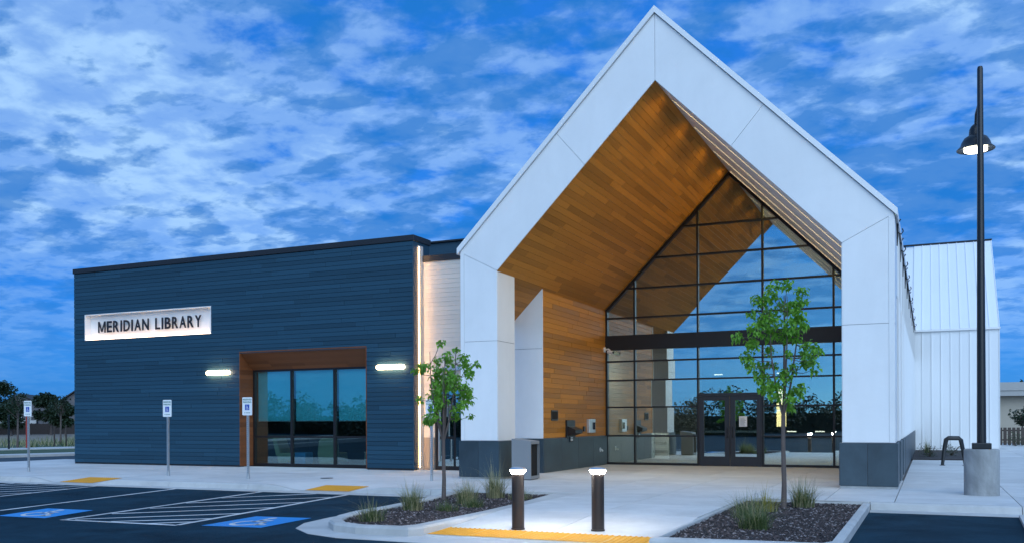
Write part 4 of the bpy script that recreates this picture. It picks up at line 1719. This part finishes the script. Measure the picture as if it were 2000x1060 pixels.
b.build('foot', 'black_steel', t)
tag(t, 'grey litter bin with dark side opening beside the left leg of the portal', 'litter bin')


# accessible parking signs
def parking_sign(x, y, label, rz=0.0, top=2.05):
    t = empty('parking_sign', (x, y, 0.0), rz)
    b = MB()
    b.tube([(0, 0, 0.001), (0, 0, 0.12)], 0.036, 10)
    b.build('sleeve', 'steel', t)
    b = MB()
    b.box(-0.024, 0.024, -0.024, 0.024, 0.10, top - 0.06)
    p_ = b.build('post', 'steel', t)
    hb = MB()
    zz = 0.16
    while zz < top - 0.5:
        hb.add([(0.008 * cos(q * pi / 3), -0.0248, zz + 0.008 * sin(q * pi / 3)) for q in range(6)], [(0, 1, 2, 3, 4, 5)])
        zz += 0.05
    hb.build('perforations', 'black_void', p_)
    b = MB()
    w_, h_ = 0.142, 0.225
    r = 0.022
    pts = []
    for cx_, cz_, a0 in ((w_ - r, h_ - r, 0), (-w_ + r, h_ - r, 90), (-w_ + r, -h_ + r, 180), (w_ - r, -h_ + r, 270)):
        for q in range(5):
            a = R(a0 + 22.5 * q)
            pts.append((cx_ + r * cos(a), cz_ + r * sin(a)))
    b.prism_y(pts, -0.030, -0.026)
    pl = b.build('plate', 'sign_white', t)
    pl.location = (0, 0, top - h_)
    for s_, zq, sz, m_ in (('RESERVED', 0.165, 0.058, 'sign_green'), ('PARKING', 0.100, 0.058, 'sign_green')):
        o = text_mesh(s_, sz, 0.0004, 'lettering', m_, pl, 0.0012)
        o.location = (0, -0.031, zq)
        o.rotation_euler = (R(90), 0, 0)
        xs_ = [v.co.x for v in o.data.vertices]
        k_ = min(1.0, 0.25 / (max(xs_) - min(xs_)))
        o.scale = (k_, 1, 1)
    b = MB()
    for xa_, xb_ in ((-0.088, -0.064), (-0.046, -0.018), (-0.010, 0.022), (0.030, 0.086)):
        b.add([(xa_, -0.0305, -0.172), (xb_, -0.0305, -0.172), (xb_, -0.0305, -0.156), (xa_, -0.0305, -0.156)], [(0, 1, 2, 3)])
    b.build('small_print', 'sign_green', pl)
    b = MB()
    b.box(-0.062, 0.062, -0.0325, -0.0302, -0.095, 0.045)
    bs = b.build('symbol_field', 'sign_blue', pl)
    b = MB()
    wheelchair(b, lambda x_, y_: (-0.05 + 0.10 * x_, -0.0333, -0.085 + 0.12 * y_), 0.09)
    b.build('symbol', 'sign_white', pl)
    tag(t, label, 'parking sign', 'reserved parking signs along the curb')


parking_sign(-13.43, -1.60, 'white reserved parking sign standing clear of the wing, against the far field', R(6), 2.07)
parking_sign(-7.93, -1.70, 'white reserved parking sign in front of bare dark blue siding', R(4), 2.02)
parking_sign(-4.98, -2.00, 'white reserved parking sign in front of the cedar window jamb', R(6), 2.04)
parking_sign(-0.25, -1.07, 'reserved parking sign half hidden behind the small leafy tree', R(4), 1.95)

# bike rack
t = empty('bike_rack', (11.2, 11.0, 0.0), R(-8))
b = MB()
b.tube([(-0.30, 0.0, 0.0), (-0.25, 0.05, 0.50), (-0.20, 0.08, 0.80), (-0.14, 0.10, 0.84), (0.14, 0.14, 0.84), (0.20, 0.16, 0.78), (0.27, 0.2, 0.40), (0.31, 0.22, 0.0)], [0.045, 0.06, 0.07, 0.07, 0.07, 0.07, 0.06, 0.045], 8)
b.build('hoop', 'black_steel', t, smooth=True)
for sx, sy in ((-0.30, 0.0), (0.31, 0.22)):
    b = MB()
    b.lathe([(0.08, 0.001), (0.08, 0.014), (0.05, 0.02)], sx, sy, 14)
    b.build('foot_plate', 'black_steel', t)
tag(t, 'black hoop bicycle rack on the walk behind the lamp base', 'bike rack')

# street lamp on a concrete drum
t = empty('street_lamp', (11.43, -1.0, 0.0))
b = MB()
b.lathe([(0.300, -0.01), (0.300, 0.84), (0.285, 0.855), (0.0, 0.856)], n=40)
b.build('concrete_base', 'weathered_concrete', t, smooth=True)
b = MB()
b.box(-0.16, 0.16, -0.16, 0.16, 0.856, 0.97)
b.build('base_cover', 'black_steel', t, bevel=0.012)
b = MB()
b.lathe([(0.080, 0.97), (0.072, 3.0), (0.058, 6.0), (0.050, 7.92), (0.040, 7.96), (0.0, 7.962)], n=20)
b.build('pole', 'black_steel', t, smooth=True)
b = MB()
b.tube([(0.0, 0.03, 7.22), (-0.02, 0.16, 7.29), (-0.05, 0.34, 7.19), (-0.06, 0.40, 6.97), (-0.06, 0.40, 6.87)], 0.028, 8)
b.tube([(0.0, 0.03, 6.92), (-0.03, 0.22, 7.15)], 0.018, 6)
b.build('arm', 'black_steel', t, smooth=True)
b = MB()
hx, hy = -0.06, 0.40
b.lathe([(r_ * 1.06, z_ + 0.17) for r_, z_ in ((0.30, 6.36), (0.315, 6.355), (0.318, 6.365), (0.255, 6.43), (0.235, 6.50), (0.19, 6.58), (0.115, 6.63), (0.105, 6.74), (0.08, 6.80), (0.04, 6.84), (0.0, 6.845))], hx, hy, 28)
b.build('shade', 'black_steel', t, smooth=True)
b = MB()
b.lathe([(0.0, 6.485), (0.14, 6.49), (0.20, 6.505), (0.20, 6.528)], hx, hy, 24)
b.build('lens', 'street_lens', t, smooth=True)
tag(t, 'tall black street lamp with bell shade on a concrete drum', 'street lamp')


# =================================================================== PLANTS
def leaf_cloud(mb, c, r, n, size, rnd, droop=0.5, mi=0):
    for _ in range(n):
        while True:
            p = Vector((rnd.uniform(-1, 1), rnd.uniform(-1, 1), rnd.uniform(-1, 1)))
            if p.length < 1:
                break
        p = Vector(c) + p * r
        s = size * rnd.uniform(0.65, 1.25)
        a = rnd.uniform(0, 2 * pi)
        d = Vector((cos(a), sin(a), -rnd.uniform(0.0, 1.3) * droop - 0.1)).normalized()
        side = d.cross(Vector((rnd.uniform(-.4, .4), rnd.uniform(-.4, .4), 1))).normalized()
        up = side.cross(d).normalized()
        fold = rnd.uniform(0.05, 0.3) * s
        tip = p + d * s - up * s * rnd.uniform(0.1, 0.35)
        q = [p, p + d * s * 0.35 + side * s * 0.36 + up * fold, p + d * s * 0.62 + side * s * 0.24 + up * fold * 0.6, tip,
             p + d * s * 0.62 - side * s * 0.24 + up * fold * 0.6, p + d * s * 0.35 - side * s * 0.36 + up * fold, p + d * s * 0.5]
        mb.add(q, [(0, 6, 1), (1, 6, 2), (2, 6, 3), (0, 5, 6), (5, 4, 6), (4, 3, 6)], mi)


def young_tree(x, y, z0, clusters, fork, r0, seed, label, dens, lsize, lean=0.0):
    rnd = random.Random(seed)
    t = empty('young_tree', (x, y, z0))
    tr = MB()
    tr.tube([(0, 0, -0.05), (0.01, 0, 0.4), (-0.005 + lean * .5, 0.01, fork * 0.7), (lean, 0, fork)], [r0 * 1.25, r0, r0 * 0.9, r0 * 0.85], 10)
    zs = [c[1] for c in clusters]
    pos = []
    for cx_, cz_, r in clusters:
        dy = rnd.gauss(0, 0.22)
        pos.append((cx_, max(-0.5, min(0.5, dy)), cz_ - z0, r))
    limbs = []
    for ang, sp in ((0.3, 0.14), (1.6, 0.10), (2.7, 0.16), (3.9, 0.15), (5.2, 0.12), (0.0, 0.02)):
        h = max(zs) - z0
        ex, ey = cos(ang) * sp * 1.7, sin(ang) * sp * 1.7
        top_ = fork + (h - fork) * rnd.uniform(0.72, 0.92)
        pts = [Vector((lean, 0, fork - 0.03)), Vector((lean + ex * 0.5, ey * 0.5, fork + (top_ - fork) * 0.25)), Vector((lean + ex * 0.9, ey * 0.9, fork + (top_ - fork) * 0.6)), Vector((lean + ex, ey, top_))]
        limbs.append(pts)
        tr.tube(pts, [r0 * 0.55, r0 * 0.42, r0 * 0.28, r0 * 0.1], 7)
    for (cx_, cy_, cz_, r) in pos:
        c = Vector((cx_, cy_, cz_))
        best = None
        for pts in limbs:
            for i in range(3):
                for f in (0.0, 0.33, 0.66):
                    q = pts[i].lerp(pts[i + 1], f)
                    dd = c - q
                    if dd.z < 0.02:
                        cost = dd.length + 0.5 * (0.05 - dd.z)
                    else:
                        cost = dd.length + abs(dd.z - 0.6 * math.hypot(dd.x, dd.y)) * 0.2
                    if best is None or cost < best[0]:
                        best = (cost, q)
        q = best[1]
        mid = (q + c) / 2 + Vector((0, 0, -0.04))
        tr.tube([q, mid, c], [r0 * 0.20, r0 * 0.14, r0 * 0.06], 5, cap=False)
    tr.build('trunk', 'bark', t, smooth=True)
    cr = MB()
    for (cx_, cy_, cz_, r) in pos:
        leaf_cloud(cr, (cx_, cy_, cz_), r * 1.15, int(dens * (r / 0.1) ** 2) + 5, lsize, rnd, 1.0)
    cr.build('crown', 'leaf', t)
    tag(t, label, 'tree', 'young trees in the planting beds')


TR = [(0.07, 3.67, 0.09), (0.26, 3.56, 0.09), (-0.12, 3.62, 0.09), (-0.21, 3.52, 0.11), (-0.42, 3.44, 0.08), (-0.3, 3.4, 0.09), (-0.05, 3.34, 0.09), (0.13, 3.28, 0.11), (0.26, 3.35, 0.09), (0.36, 3.38, 0.05), (-0.23, 3.21, 0.14), (-0.49, 3.21, 0.07), (-0.35, 3.06, 0.14), (-0.13, 3.02, 0.12), (0.23, 3.13, 0.12), (0.3, 3.0, 0.09), (0.36, 2.92, 0.06), (0.17, 2.95, 0.11), (-0.4, 2.91, 0.11), (-0.22, 2.84, 0.12), (0.02, 2.82, 0.14), (0.2, 2.79, 0.09), (-0.52, 2.73, 0.09), (-0.43, 2.62, 0.09), (-0.2, 2.57, 0.08), (0.34, 2.65, 0.06), (0.28, 2.52, 0.06), (0.49, 2.62, 0.08), (0.6, 2.52, 0.05), (0.51, 2.48, 0.08), (0.38, 2.36, 0.09), (0.54, 2.36, 0.06), (0.14, 2.49, 0.06), (-0.17, 2.34, 0.06), (-0.47, 2.33, 0.08), (-0.32, 2.35, 0.06), (0.14, 2.28, 0.08), (-0.72, 2.81, 0.09), (-0.59, 2.49, 0.1), (-0.45, 2.28, 0.12), (-0.37, 2.11, 0.12), (-0.32, 1.94, 0.08), (-0.15, 1.97, 0.1), (0.04, 2.12, 0.12), (-0.09, 1.87, 0.14), (0.2, 1.83, 0.12), (0.3, 1.93, 0.08), (0.04, 1.66, 0.1), (0.17, 1.73, 0.08), (0.52, 2.22, 0.07), (0.4, 2.36, 0.08)]
TL = [(-0.1, 2.89, 0.06), (0.01, 2.79, 0.06), (-0.06, 2.68, 0.07), (-0.25, 2.57, 0.07), (0.03, 2.55, 0.11), (0.39, 2.62, 0.08), (0.61, 2.47, 0.06), (0.57, 2.28, 0.07), (-0.38, 2.43, 0.08), (-0.46, 2.37, 0.07), (-0.21, 2.41, 0.1), (-0.1, 2.36, 0.1), (0.39, 2.46, 0.11), (0.32, 2.33, 0.1), (0.06, 2.27, 0.15), (-0.23, 2.21, 0.1), (-0.1, 2.15, 0.13), (0.21, 2.14, 0.15), (0.43, 2.2, 0.08), (-0.35, 2.1, 0.06), (0.5, 2.08, 0.06), (0.48, 1.99, 0.05), (-0.07, 2.0, 0.15), (0.15, 1.95, 0.11), (0.33, 2.01, 0.1), (-0.29, 1.89, 0.08), (-0.37, 1.82, 0.07), (-0.16, 1.82, 0.11), (0.02, 1.77, 0.11), (0.39, 1.85, 0.1), (0.53, 1.72, 0.07), (0.46, 1.75, 0.08), (-0.25, 1.69, 0.08), (-0.09, 1.63, 0.11), (0.24, 1.64, 0.1), (-0.35, 1.43, 0.08), (-0.44, 1.4, 0.07), (-0.26, 1.5, 0.07), (0.17, 1.49, 0.08), (0.33, 1.51, 0.06), (0.02, 1.46, 0.08)]
young_tree(8.34, -4.44, -0.06, TR, 1.55, 0.040, 3, 'young leafy tree in the square bed before the glass front', 44, 0.084)
young_tree(2.31, -5.15, -0.05, TL, 1.10, 0.038, 8, 'small young tree in the rounded island before the cream wall', 44, 0.080)


def grass_clump(x, y, z, h, n, spread, seed, label, mix=0.5, accent=0.0):
    rnd = random.Random(seed)
    t = empty('ornamental_grass', (x, y, z))
    mb = MB()
    for i in range(n):
        a = rnd.uniform(0, 2 * pi)
        rr = rnd.uniform(0, 0.10) * (1 + spread)
        L = h * rnd.uniform(0.45, 1.15)
        stalk = rnd.random() < 0.02 + 0.03 * mix
        if stalk:
            L = h * rnd.uniform(1.2, 1.6)
        out = spread * (0.12 + 1.15 * rnd.random() ** 1.5) * L
        bx, by = rr * cos(a), rr * sin(a)
        a2 = a + rnd.uniform(-1.1, 1.1)
        wd = rnd.uniform(0.003, 0.006)
        sx, sy = -sin(a2) * wd, cos(a2) * wd
        pts = []
        for k_ in range(5):
            f = k_ / 4
            zz = L * (f - 0.42 * f * f * min(1.0, out / L * 1.6)) * 1.05
            pts.append((bx + cos(a2) * out * f ** 1.7, by + sin(a2) * out * f ** 1.7, zz))
        vs = []
        for k_, p in enumerate(pts):
            w_ = (1 - k_ / 4.3)
            vs += [(p[0] - sx * w_, p[1] - sy * w_, p[2]), (p[0] + sx * w_, p[1] + sy * w_, p[2])]
        mi = 1 if stalk or rnd.random() < mix else 0
        if rnd.random() < accent:
            mi = 2
        mb.add(vs, [(2 * q, 2 * q + 1, 2 * q + 3, 2 * q + 2) for q in range(4)], mi)
    mb.build('blades', ['blade_green', 'blade_straw', 'blade_yellow'], t)
    tag(t, label, 'grass clump', 'ornamental grasses in the planting beds')


GR = [
    (3.12, -8.80, 0.40, 190, 0.75, 0.30, 'squat green grass clump at the rounded nose of the island'),
    (2.82, -7.15, 0.52, 260, 0.50, 0.50, 'upright straw-tipped grass clump between the island nose and the small tree'),
    (3.41, -7.05, 0.24, 150, 0.70, 0.05, 'low dark green tuft just in front of the small tree'),
    (3.10, -5.75, 0.52, 260, 0.60, 0.65, 'pale straw grass clump behind the small tree on the island'),
    (3.50, -6.30, 0.26, 150, 0.70, 0.15, 'low green tuft between the straw clump and the plaza'),
    (3.05, -4.45, 0.66, 300, 0.50, 0.55, 'tallest straw grass clump at the stone foot of the left portal leg'),
    (3.62, -4.60, 0.30, 160, 0.80, 0.45, 'low spreading grass clump next to the nearer bollard'),
    (8.62, -4.15, 0.55, 280, 0.55, 0.45, 'tall grass clump right behind the larger tree trunk'),
    (8.14, -5.10, 0.42, 170, 0.70, 0.30, 'yellow-green grass clump at the foot of the larger tree'),
    (8.40, -7.55, 0.42, 300, 0.85, 0.12, 'broad dark green grass clump near the front of the square bed'),
    (8.05, -6.20, 0.48, 160, 0.85, 0.40, 'thin arching grass clump in the middle of the square bed'),
]
for i, (x, y, h, n_, sp, mx_, lb) in enumerate(GR):
    grass_clump(x, y, -0.06, h * 0.95, int(n_ * 1.5), min(1.25, sp * 1.45), 100 + i, lb, mx_, 0.55 if i == 8 else 0.0)

# bed at the foot of the cross wing
b = MB()
b.prism_z([(W + 0.06, 15.2), (11.9, 15.2), (11.9, YE - 0.05), (W + 0.06, YE - 0.05)], -0.1, 0.03)
tag(b.build('side_bed', 'mulch'), 'dark mulch bed at the foot of the white cross wing', kind='structure')


def shrub(x, y, z, r, h, seed, label, n=260, m='shrub_leaf', size=0.06, cat='shrub', group=None):
    rnd = random.Random(seed)
    t = empty('shrub', (x, y, z))
    b = MB()
    for q in range(6):
        a = rnd.uniform(0, 2 * pi)
        b.tube([(0, 0, 0), (cos(a) * r * 0.4, sin(a) * r * 0.4, h * 0.5), (cos(a) * r * 0.7, sin(a) * r * 0.7, h * 0.9)], [0.015, 0.01, 0.004], 5)
    b.build('stems', 'bark', t)
    b = MB()
    for q in range(9):
        a = rnd.uniform(0, 2 * pi)
        d = rnd.uniform(0, 0.6) * r
        leaf_cloud(b, (cos(a) * d, sin(a) * d, h * rnd.uniform(0.25, 0.8)), r * 0.5, n // 9, size, rnd, 0.2)
    b.build('foliage', m, t)
    tag(t, label, cat, group)


shrub(10.55, 17.5, 0.03, 0.45, 0.45, 1, 'low green shrub in the side bed next to the flank wall', group='shrubs in the side bed')
shrub(11.30, 19.0, 0.03, 0.45, 0.40, 2, 'low green shrub in the side bed behind the bike rack', group='shrubs in the side bed')
grass_clump(10.45, 22.0, 0.03, 0.55, 120, 0.3, 77, 'upright dark grass tuft against the white cross wing', 0.3)


# =================================================================== BACKGROUND
def far_tree(x, y, z, h, r, seed, label, group, trunk_h=None, n=2600, size=0.34, m='far_leaf', pointy=0.0):
    rnd = random.Random(seed)
    t = empty('background_tree', (x, y, z))
    th = trunk_h if trunk_h is not None else h * 0.3
    b = MB()
    b.tube([(0, 0, 0), (0.05, 0, th), (0, 0.05, h * 0.8)], [r * 0.075, r * 0.055, 0.02], 8)
    blobs = []
    for q in range(16):
        f = rnd.random()
        zz = th + (h - th) * (0.12 + 0.8 * f)
        lim = r * (1 - pointy * f) * (0.55 + 0.45 * sin(pi * min(1, 0.25 + f * 0.7)))
        a = rnd.uniform(0, 2 * pi)
        d = lim * rnd.uniform(0.1, 0.75)
        p = (cos(a) * d, sin(a) * d, zz)
        blobs.append((p, lim * rnd.uniform(0.28, 0.5)))
        b.tube([(0.03, 0, min(zz * 0.75, h * 0.7)), p], [r * 0.025, 0.01], 5, cap=False)
    b.build('trunk', 'bark', t)
    b = MB()
    for p, rr in blobs:
        leaf_cloud(b, p, rr, n // 16, size, rnd, 0.3)
    b.build('crown', m, t)
    tag(t, label, 'tree', group)


def far_pt(u_px, dist):
    """a ground point seen at a given bearing left of the lens axis"""
    a = R(24.462) - math.atan((u_px - 1000.0) / 1793.17)
    return (10.552 - sin(a) * dist, -20.181 + cos(a) * dist)


BT = 'trees beyond the drive'
for i, (u_, d_, h_, r_, lb) in enumerate((
        (-12, 150, 7.4, 3.6, 'tall dark tree at the picture edge beyond the fence'),
        (22, 140, 4.6, 2.2, 'middle dark tree left of the nearest parking sign'),
        (100, 146, 5.8, 2.8, 'bushy dark tree standing before the far gabled house'),
        (128, 132, 4.4, 1.7, 'slim dark tree close to the end of the wing'))):
    px, py = far_pt(u_, d_)
    far_tree(px, py, -0.24, h_, r_, 40 + i, lb, BT, size=0.5)
for i, (u_, d_, h_) in enumerate(((34, 62, 3.6), (118, 70, 3.4))):
    px, py = far_pt(u_, d_)
    far_tree(px, py, -0.05, h_, 0.9, 60 + i, ('thin staked sapling on the verge left of the nearest parking sign', 'thin sapling on the verge nearer the wing')[i], 'saplings on the verge', trunk_h=1.9, n=420, size=0.16)
# staked posts
for i, (u_, d_, h_, m_) in enumerate(((17, 58, 1.9, 'black_steel'), (52, 60, 2.0, 'red_paint'), (106, 66, 1.2, 'fence_wood'), (129, 66, 1.3, 'fence_wood'))):
    px, py = far_pt(u_, d_)
    b = MB()
    b.tube([(0, 0, -0.1), (0, 0, h_)], [0.05, 0.045], 8)
    b.lathe([(0.06, h_), (0.06, h_ + 0.04), (0.0, h_ + 0.06)], 0, 0, 8)
    o = b.build('marker_post', m_)
    o.location = (px, py, -0.06)
    tag(o, ('black marker post on the verge near the picture edge', 'thin red marker post beside the nearest parking sign', 'low wooden stake on the verge, farther from the wing', 'low wooden stake on the verge, nearer the wing')[i], 'post', 'posts on the verge')
# board fence
p0, p1 = far_pt(-160, 150), far_pt(240, 158)
t = empty('board_fence', (p0[0], p0[1], -0.24), math.atan2(p1[1] - p0[1], p1[0] - p0[0]))
L = math.hypot(p1[0] - p0[0], p1[1] - p0[1])
nn = int(L / 2.4)
for i in range(nn):
    b = MB()
    for j in range(12):
        b.box(i * 2.4 + 0.08 + j * 0.19, i * 2.4 + 0.08 + j * 0.19 + 0.18, -0.015, 0.015, 0.05, 1.62 + 0.02 * ((j * 7 + i) % 3))
    b.build('fence_panel', 'fence_wood', t)
    b = MB()
    b.box(i * 2.4 - 0.05, i * 2.4 + 0.05, -0.06, 0.06, 0.0, 1.75)
    b.build('fence_post', 'fence_wood', t)
tag(t, 'dark brown board fence across the far side of the dry field', 'fence')


def house(u_, d_, wd, dp, hw, hr, label, rz=0.0, porch=False):
    px, py = far_pt(u_, d_)
    t = empty('house', (px, py, -0.24), rz)
    b = MB()
    b.box(-wd / 2, wd / 2, 0, dp, 0, hw)
    b.add([(-wd / 2, 0, hw), (wd / 2, 0, hw), (0, 0, hr - 0.15)], [(0, 1, 2)])
    b.add([(-wd / 2, dp, hw), (wd / 2, dp, hw), (0, dp, hr - 0.15)], [(0, 2, 1)])
    b.build('wall', 'house_wall', t)
    b = MB()
    ov = 0.5
    for s_ in (-1, 1):
        sl = (hr - hw) / (wd / 2)
        x_e = s_ * (wd / 2 + ov)
        z_e = hw - ov * sl
        b.add([(x_e, -ov, z_e), (0, -ov, hr), (0, dp + ov, hr), (x_e, dp + ov, z_e), (x_e, -ov, z_e + 0.2), (0, -ov, hr + 0.2), (0, dp + ov, hr + 0.2), (x_e, dp + ov, z_e + 0.2)],
              [(0, 3, 2, 1), (4, 5, 6, 7), (0, 1, 5, 4), (1, 2, 6, 5), (2, 3, 7, 6), (3, 0, 4, 7)])
    b.build('roof', 'roof_dark', t)
    for wx in (-wd * 0.26, wd * 0.2):
        b = MB()
        b.box(wx - 0.7, wx + 0.7, -0.06, 0.0, 1.0, 2.3)
        wn = b.build('window', 'house_trim', t)
        b = MB()
        b.box(wx - 0.58, wx + 0.58, -0.08, -0.06, 1.1, 2.2)
        b.build('pane', 'house_glass', wn)
    b = MB()
    b.box(-0.10, 0.10, -0.2, -0.05, hr - 1.6, hr - 1.4)
    b.build('gable_lamp', 'porch_lamp', t)
    if porch:
        b = MB()
        for q in range(9):
            b.box(-3.0 + q * 0.72, -2.9 + q * 0.72, -2.0, -1.9, 1.7, 2.9)
        b.box(-3.05, 2.95, -2.02, -1.88, 1.7, 2.2)
        b.box(-3.05, 2.95, -2.02, -1.88, 2.82, 2.95)
        b.build('porch_rail', 'house_trim', t)
    tag(t, label, 'house', 'houses beyond the field')


house(40, 178, 14, 12, 3.0, 6.6, 'dark gabled house with a white porch rail beyond the fence', R(38), True)
house(150, 172, 12, 11, 3.0, 7.2, 'dark gabled house partly hidden by the blue wing', R(36))
house(-110, 185, 14, 12, 3.0, 6.5, 'dark house at the far end of the fence', R(38))
# tall grass along the field edge
rnd = random.Random(77)
b = MB()
for i in range(2600):
    n_, t_ = rnd.uniform(42, 56), rnd.uniform(-25, 60)
    px, py, _ = nt_pt(n_, t_)
    h_ = rnd.uniform(0.15, 0.6)
    for q in range(3):
        ax, ay = rnd.uniform(-.25, .25), rnd.uniform(-.25, .25)
        b.add([(px + ax - .04, py + ay, -0.06), (px + ax + .04, py + ay, -0.06), (px + ax * 2, py + ay * 2, h_)], [(0, 1, 2)], 1 if rnd.random() < 0.55 else 0)
tag(b.build('tall_grass', ['blade_green', 'blade_straw']), 'tall dry grass along the edge of the field beyond the drive', 'grass', kind='stuff')

# low tan building to the right, with a fence and a small tree
t = empty('low_building', (14.2, 46.0, -0.1))
b = MB()
b.box(0, 30, 0, 14, 0, 3.0)
b.build('wall', 'stucco', t)
b = MB()
b.box(-0.6, 31, -0.7, 15, 3.0, 3.32)
b.box(-0.65, 31.05, -0.75, 15.05, 3.33, 3.85)
b.build('fascia', 'fascia', t)
for xq in (3.0, 7.0, 11.0):
    b = MB()
    b.box(xq, xq + 1.6, -0.04, 0.0, 1.0, 2.3)
    b.build('window', 'house_glass', t)
tag(t, 'low tan building with a pale flat fascia at the right edge', 'building')
t = empty('picket_fence', (13.6, 37.0, -0.05), R(10))
b = MB()
for i in range(40):
    b = MB()
    b.box(i * 0.22, i * 0.22 + 0.16, -0.012, 0.012, 0.06, 1.02)
    b.build('fence_slat', 'fence_wood', t)
b = MB()
b.box(-0.05, 8.9, 0.012, 0.05, 0.30, 0.38)
b.box(-0.05, 8.9, 0.012, 0.05, 0.82, 0.90)
b.build('rail', 'fence_wood', t)
tag(t, 'dark slatted fence in front of the low tan building', 'fence')
far_tree(15.25, 38.6, -0.1, 2.25, 0.75, 71, 'small dark tree standing before the low tan building', None, 1.2, 500, 0.16)
shrub(14.7, 35.5, -0.05, 0.7, 0.8, 5, 'dark low shrub at the foot of the slatted fence', 320, 'shrub_leaf', 0.08)
far_tree(19.5, 70, -0.2, 5.0, 3.6, 72, 'dark tree top rising behind the low tan building', None, 2.0, 1600, 0.4)

# trees across the lot, behind the photographer, mirrored in the glass
rnd = random.Random(21)
b = MB()
x = -120.0
while x < 80:
    h_ = rnd.uniform(3.0, 5.3)
    y_ = -62 - rnd.uniform(0, 10)
    for q in range(7):
        leaf_cloud(b, (x + rnd.uniform(-2, 2), y_ + rnd.uniform(-2, 2), h_ * rnd.uniform(0.1, 0.84)), rnd.uniform(0.9, 1.6), 80, 0.42, rnd, 0.3)
    x += rnd.uniform(1.5, 3.2)
b.box(-130, 100, -69, -66.5, -0.2, 2.0)
tag(b.build('treeline', 'far_leaf'), 'dark line of trees across the parking lot, seen mirrored in the glass', 'treeline', kind='stuff')
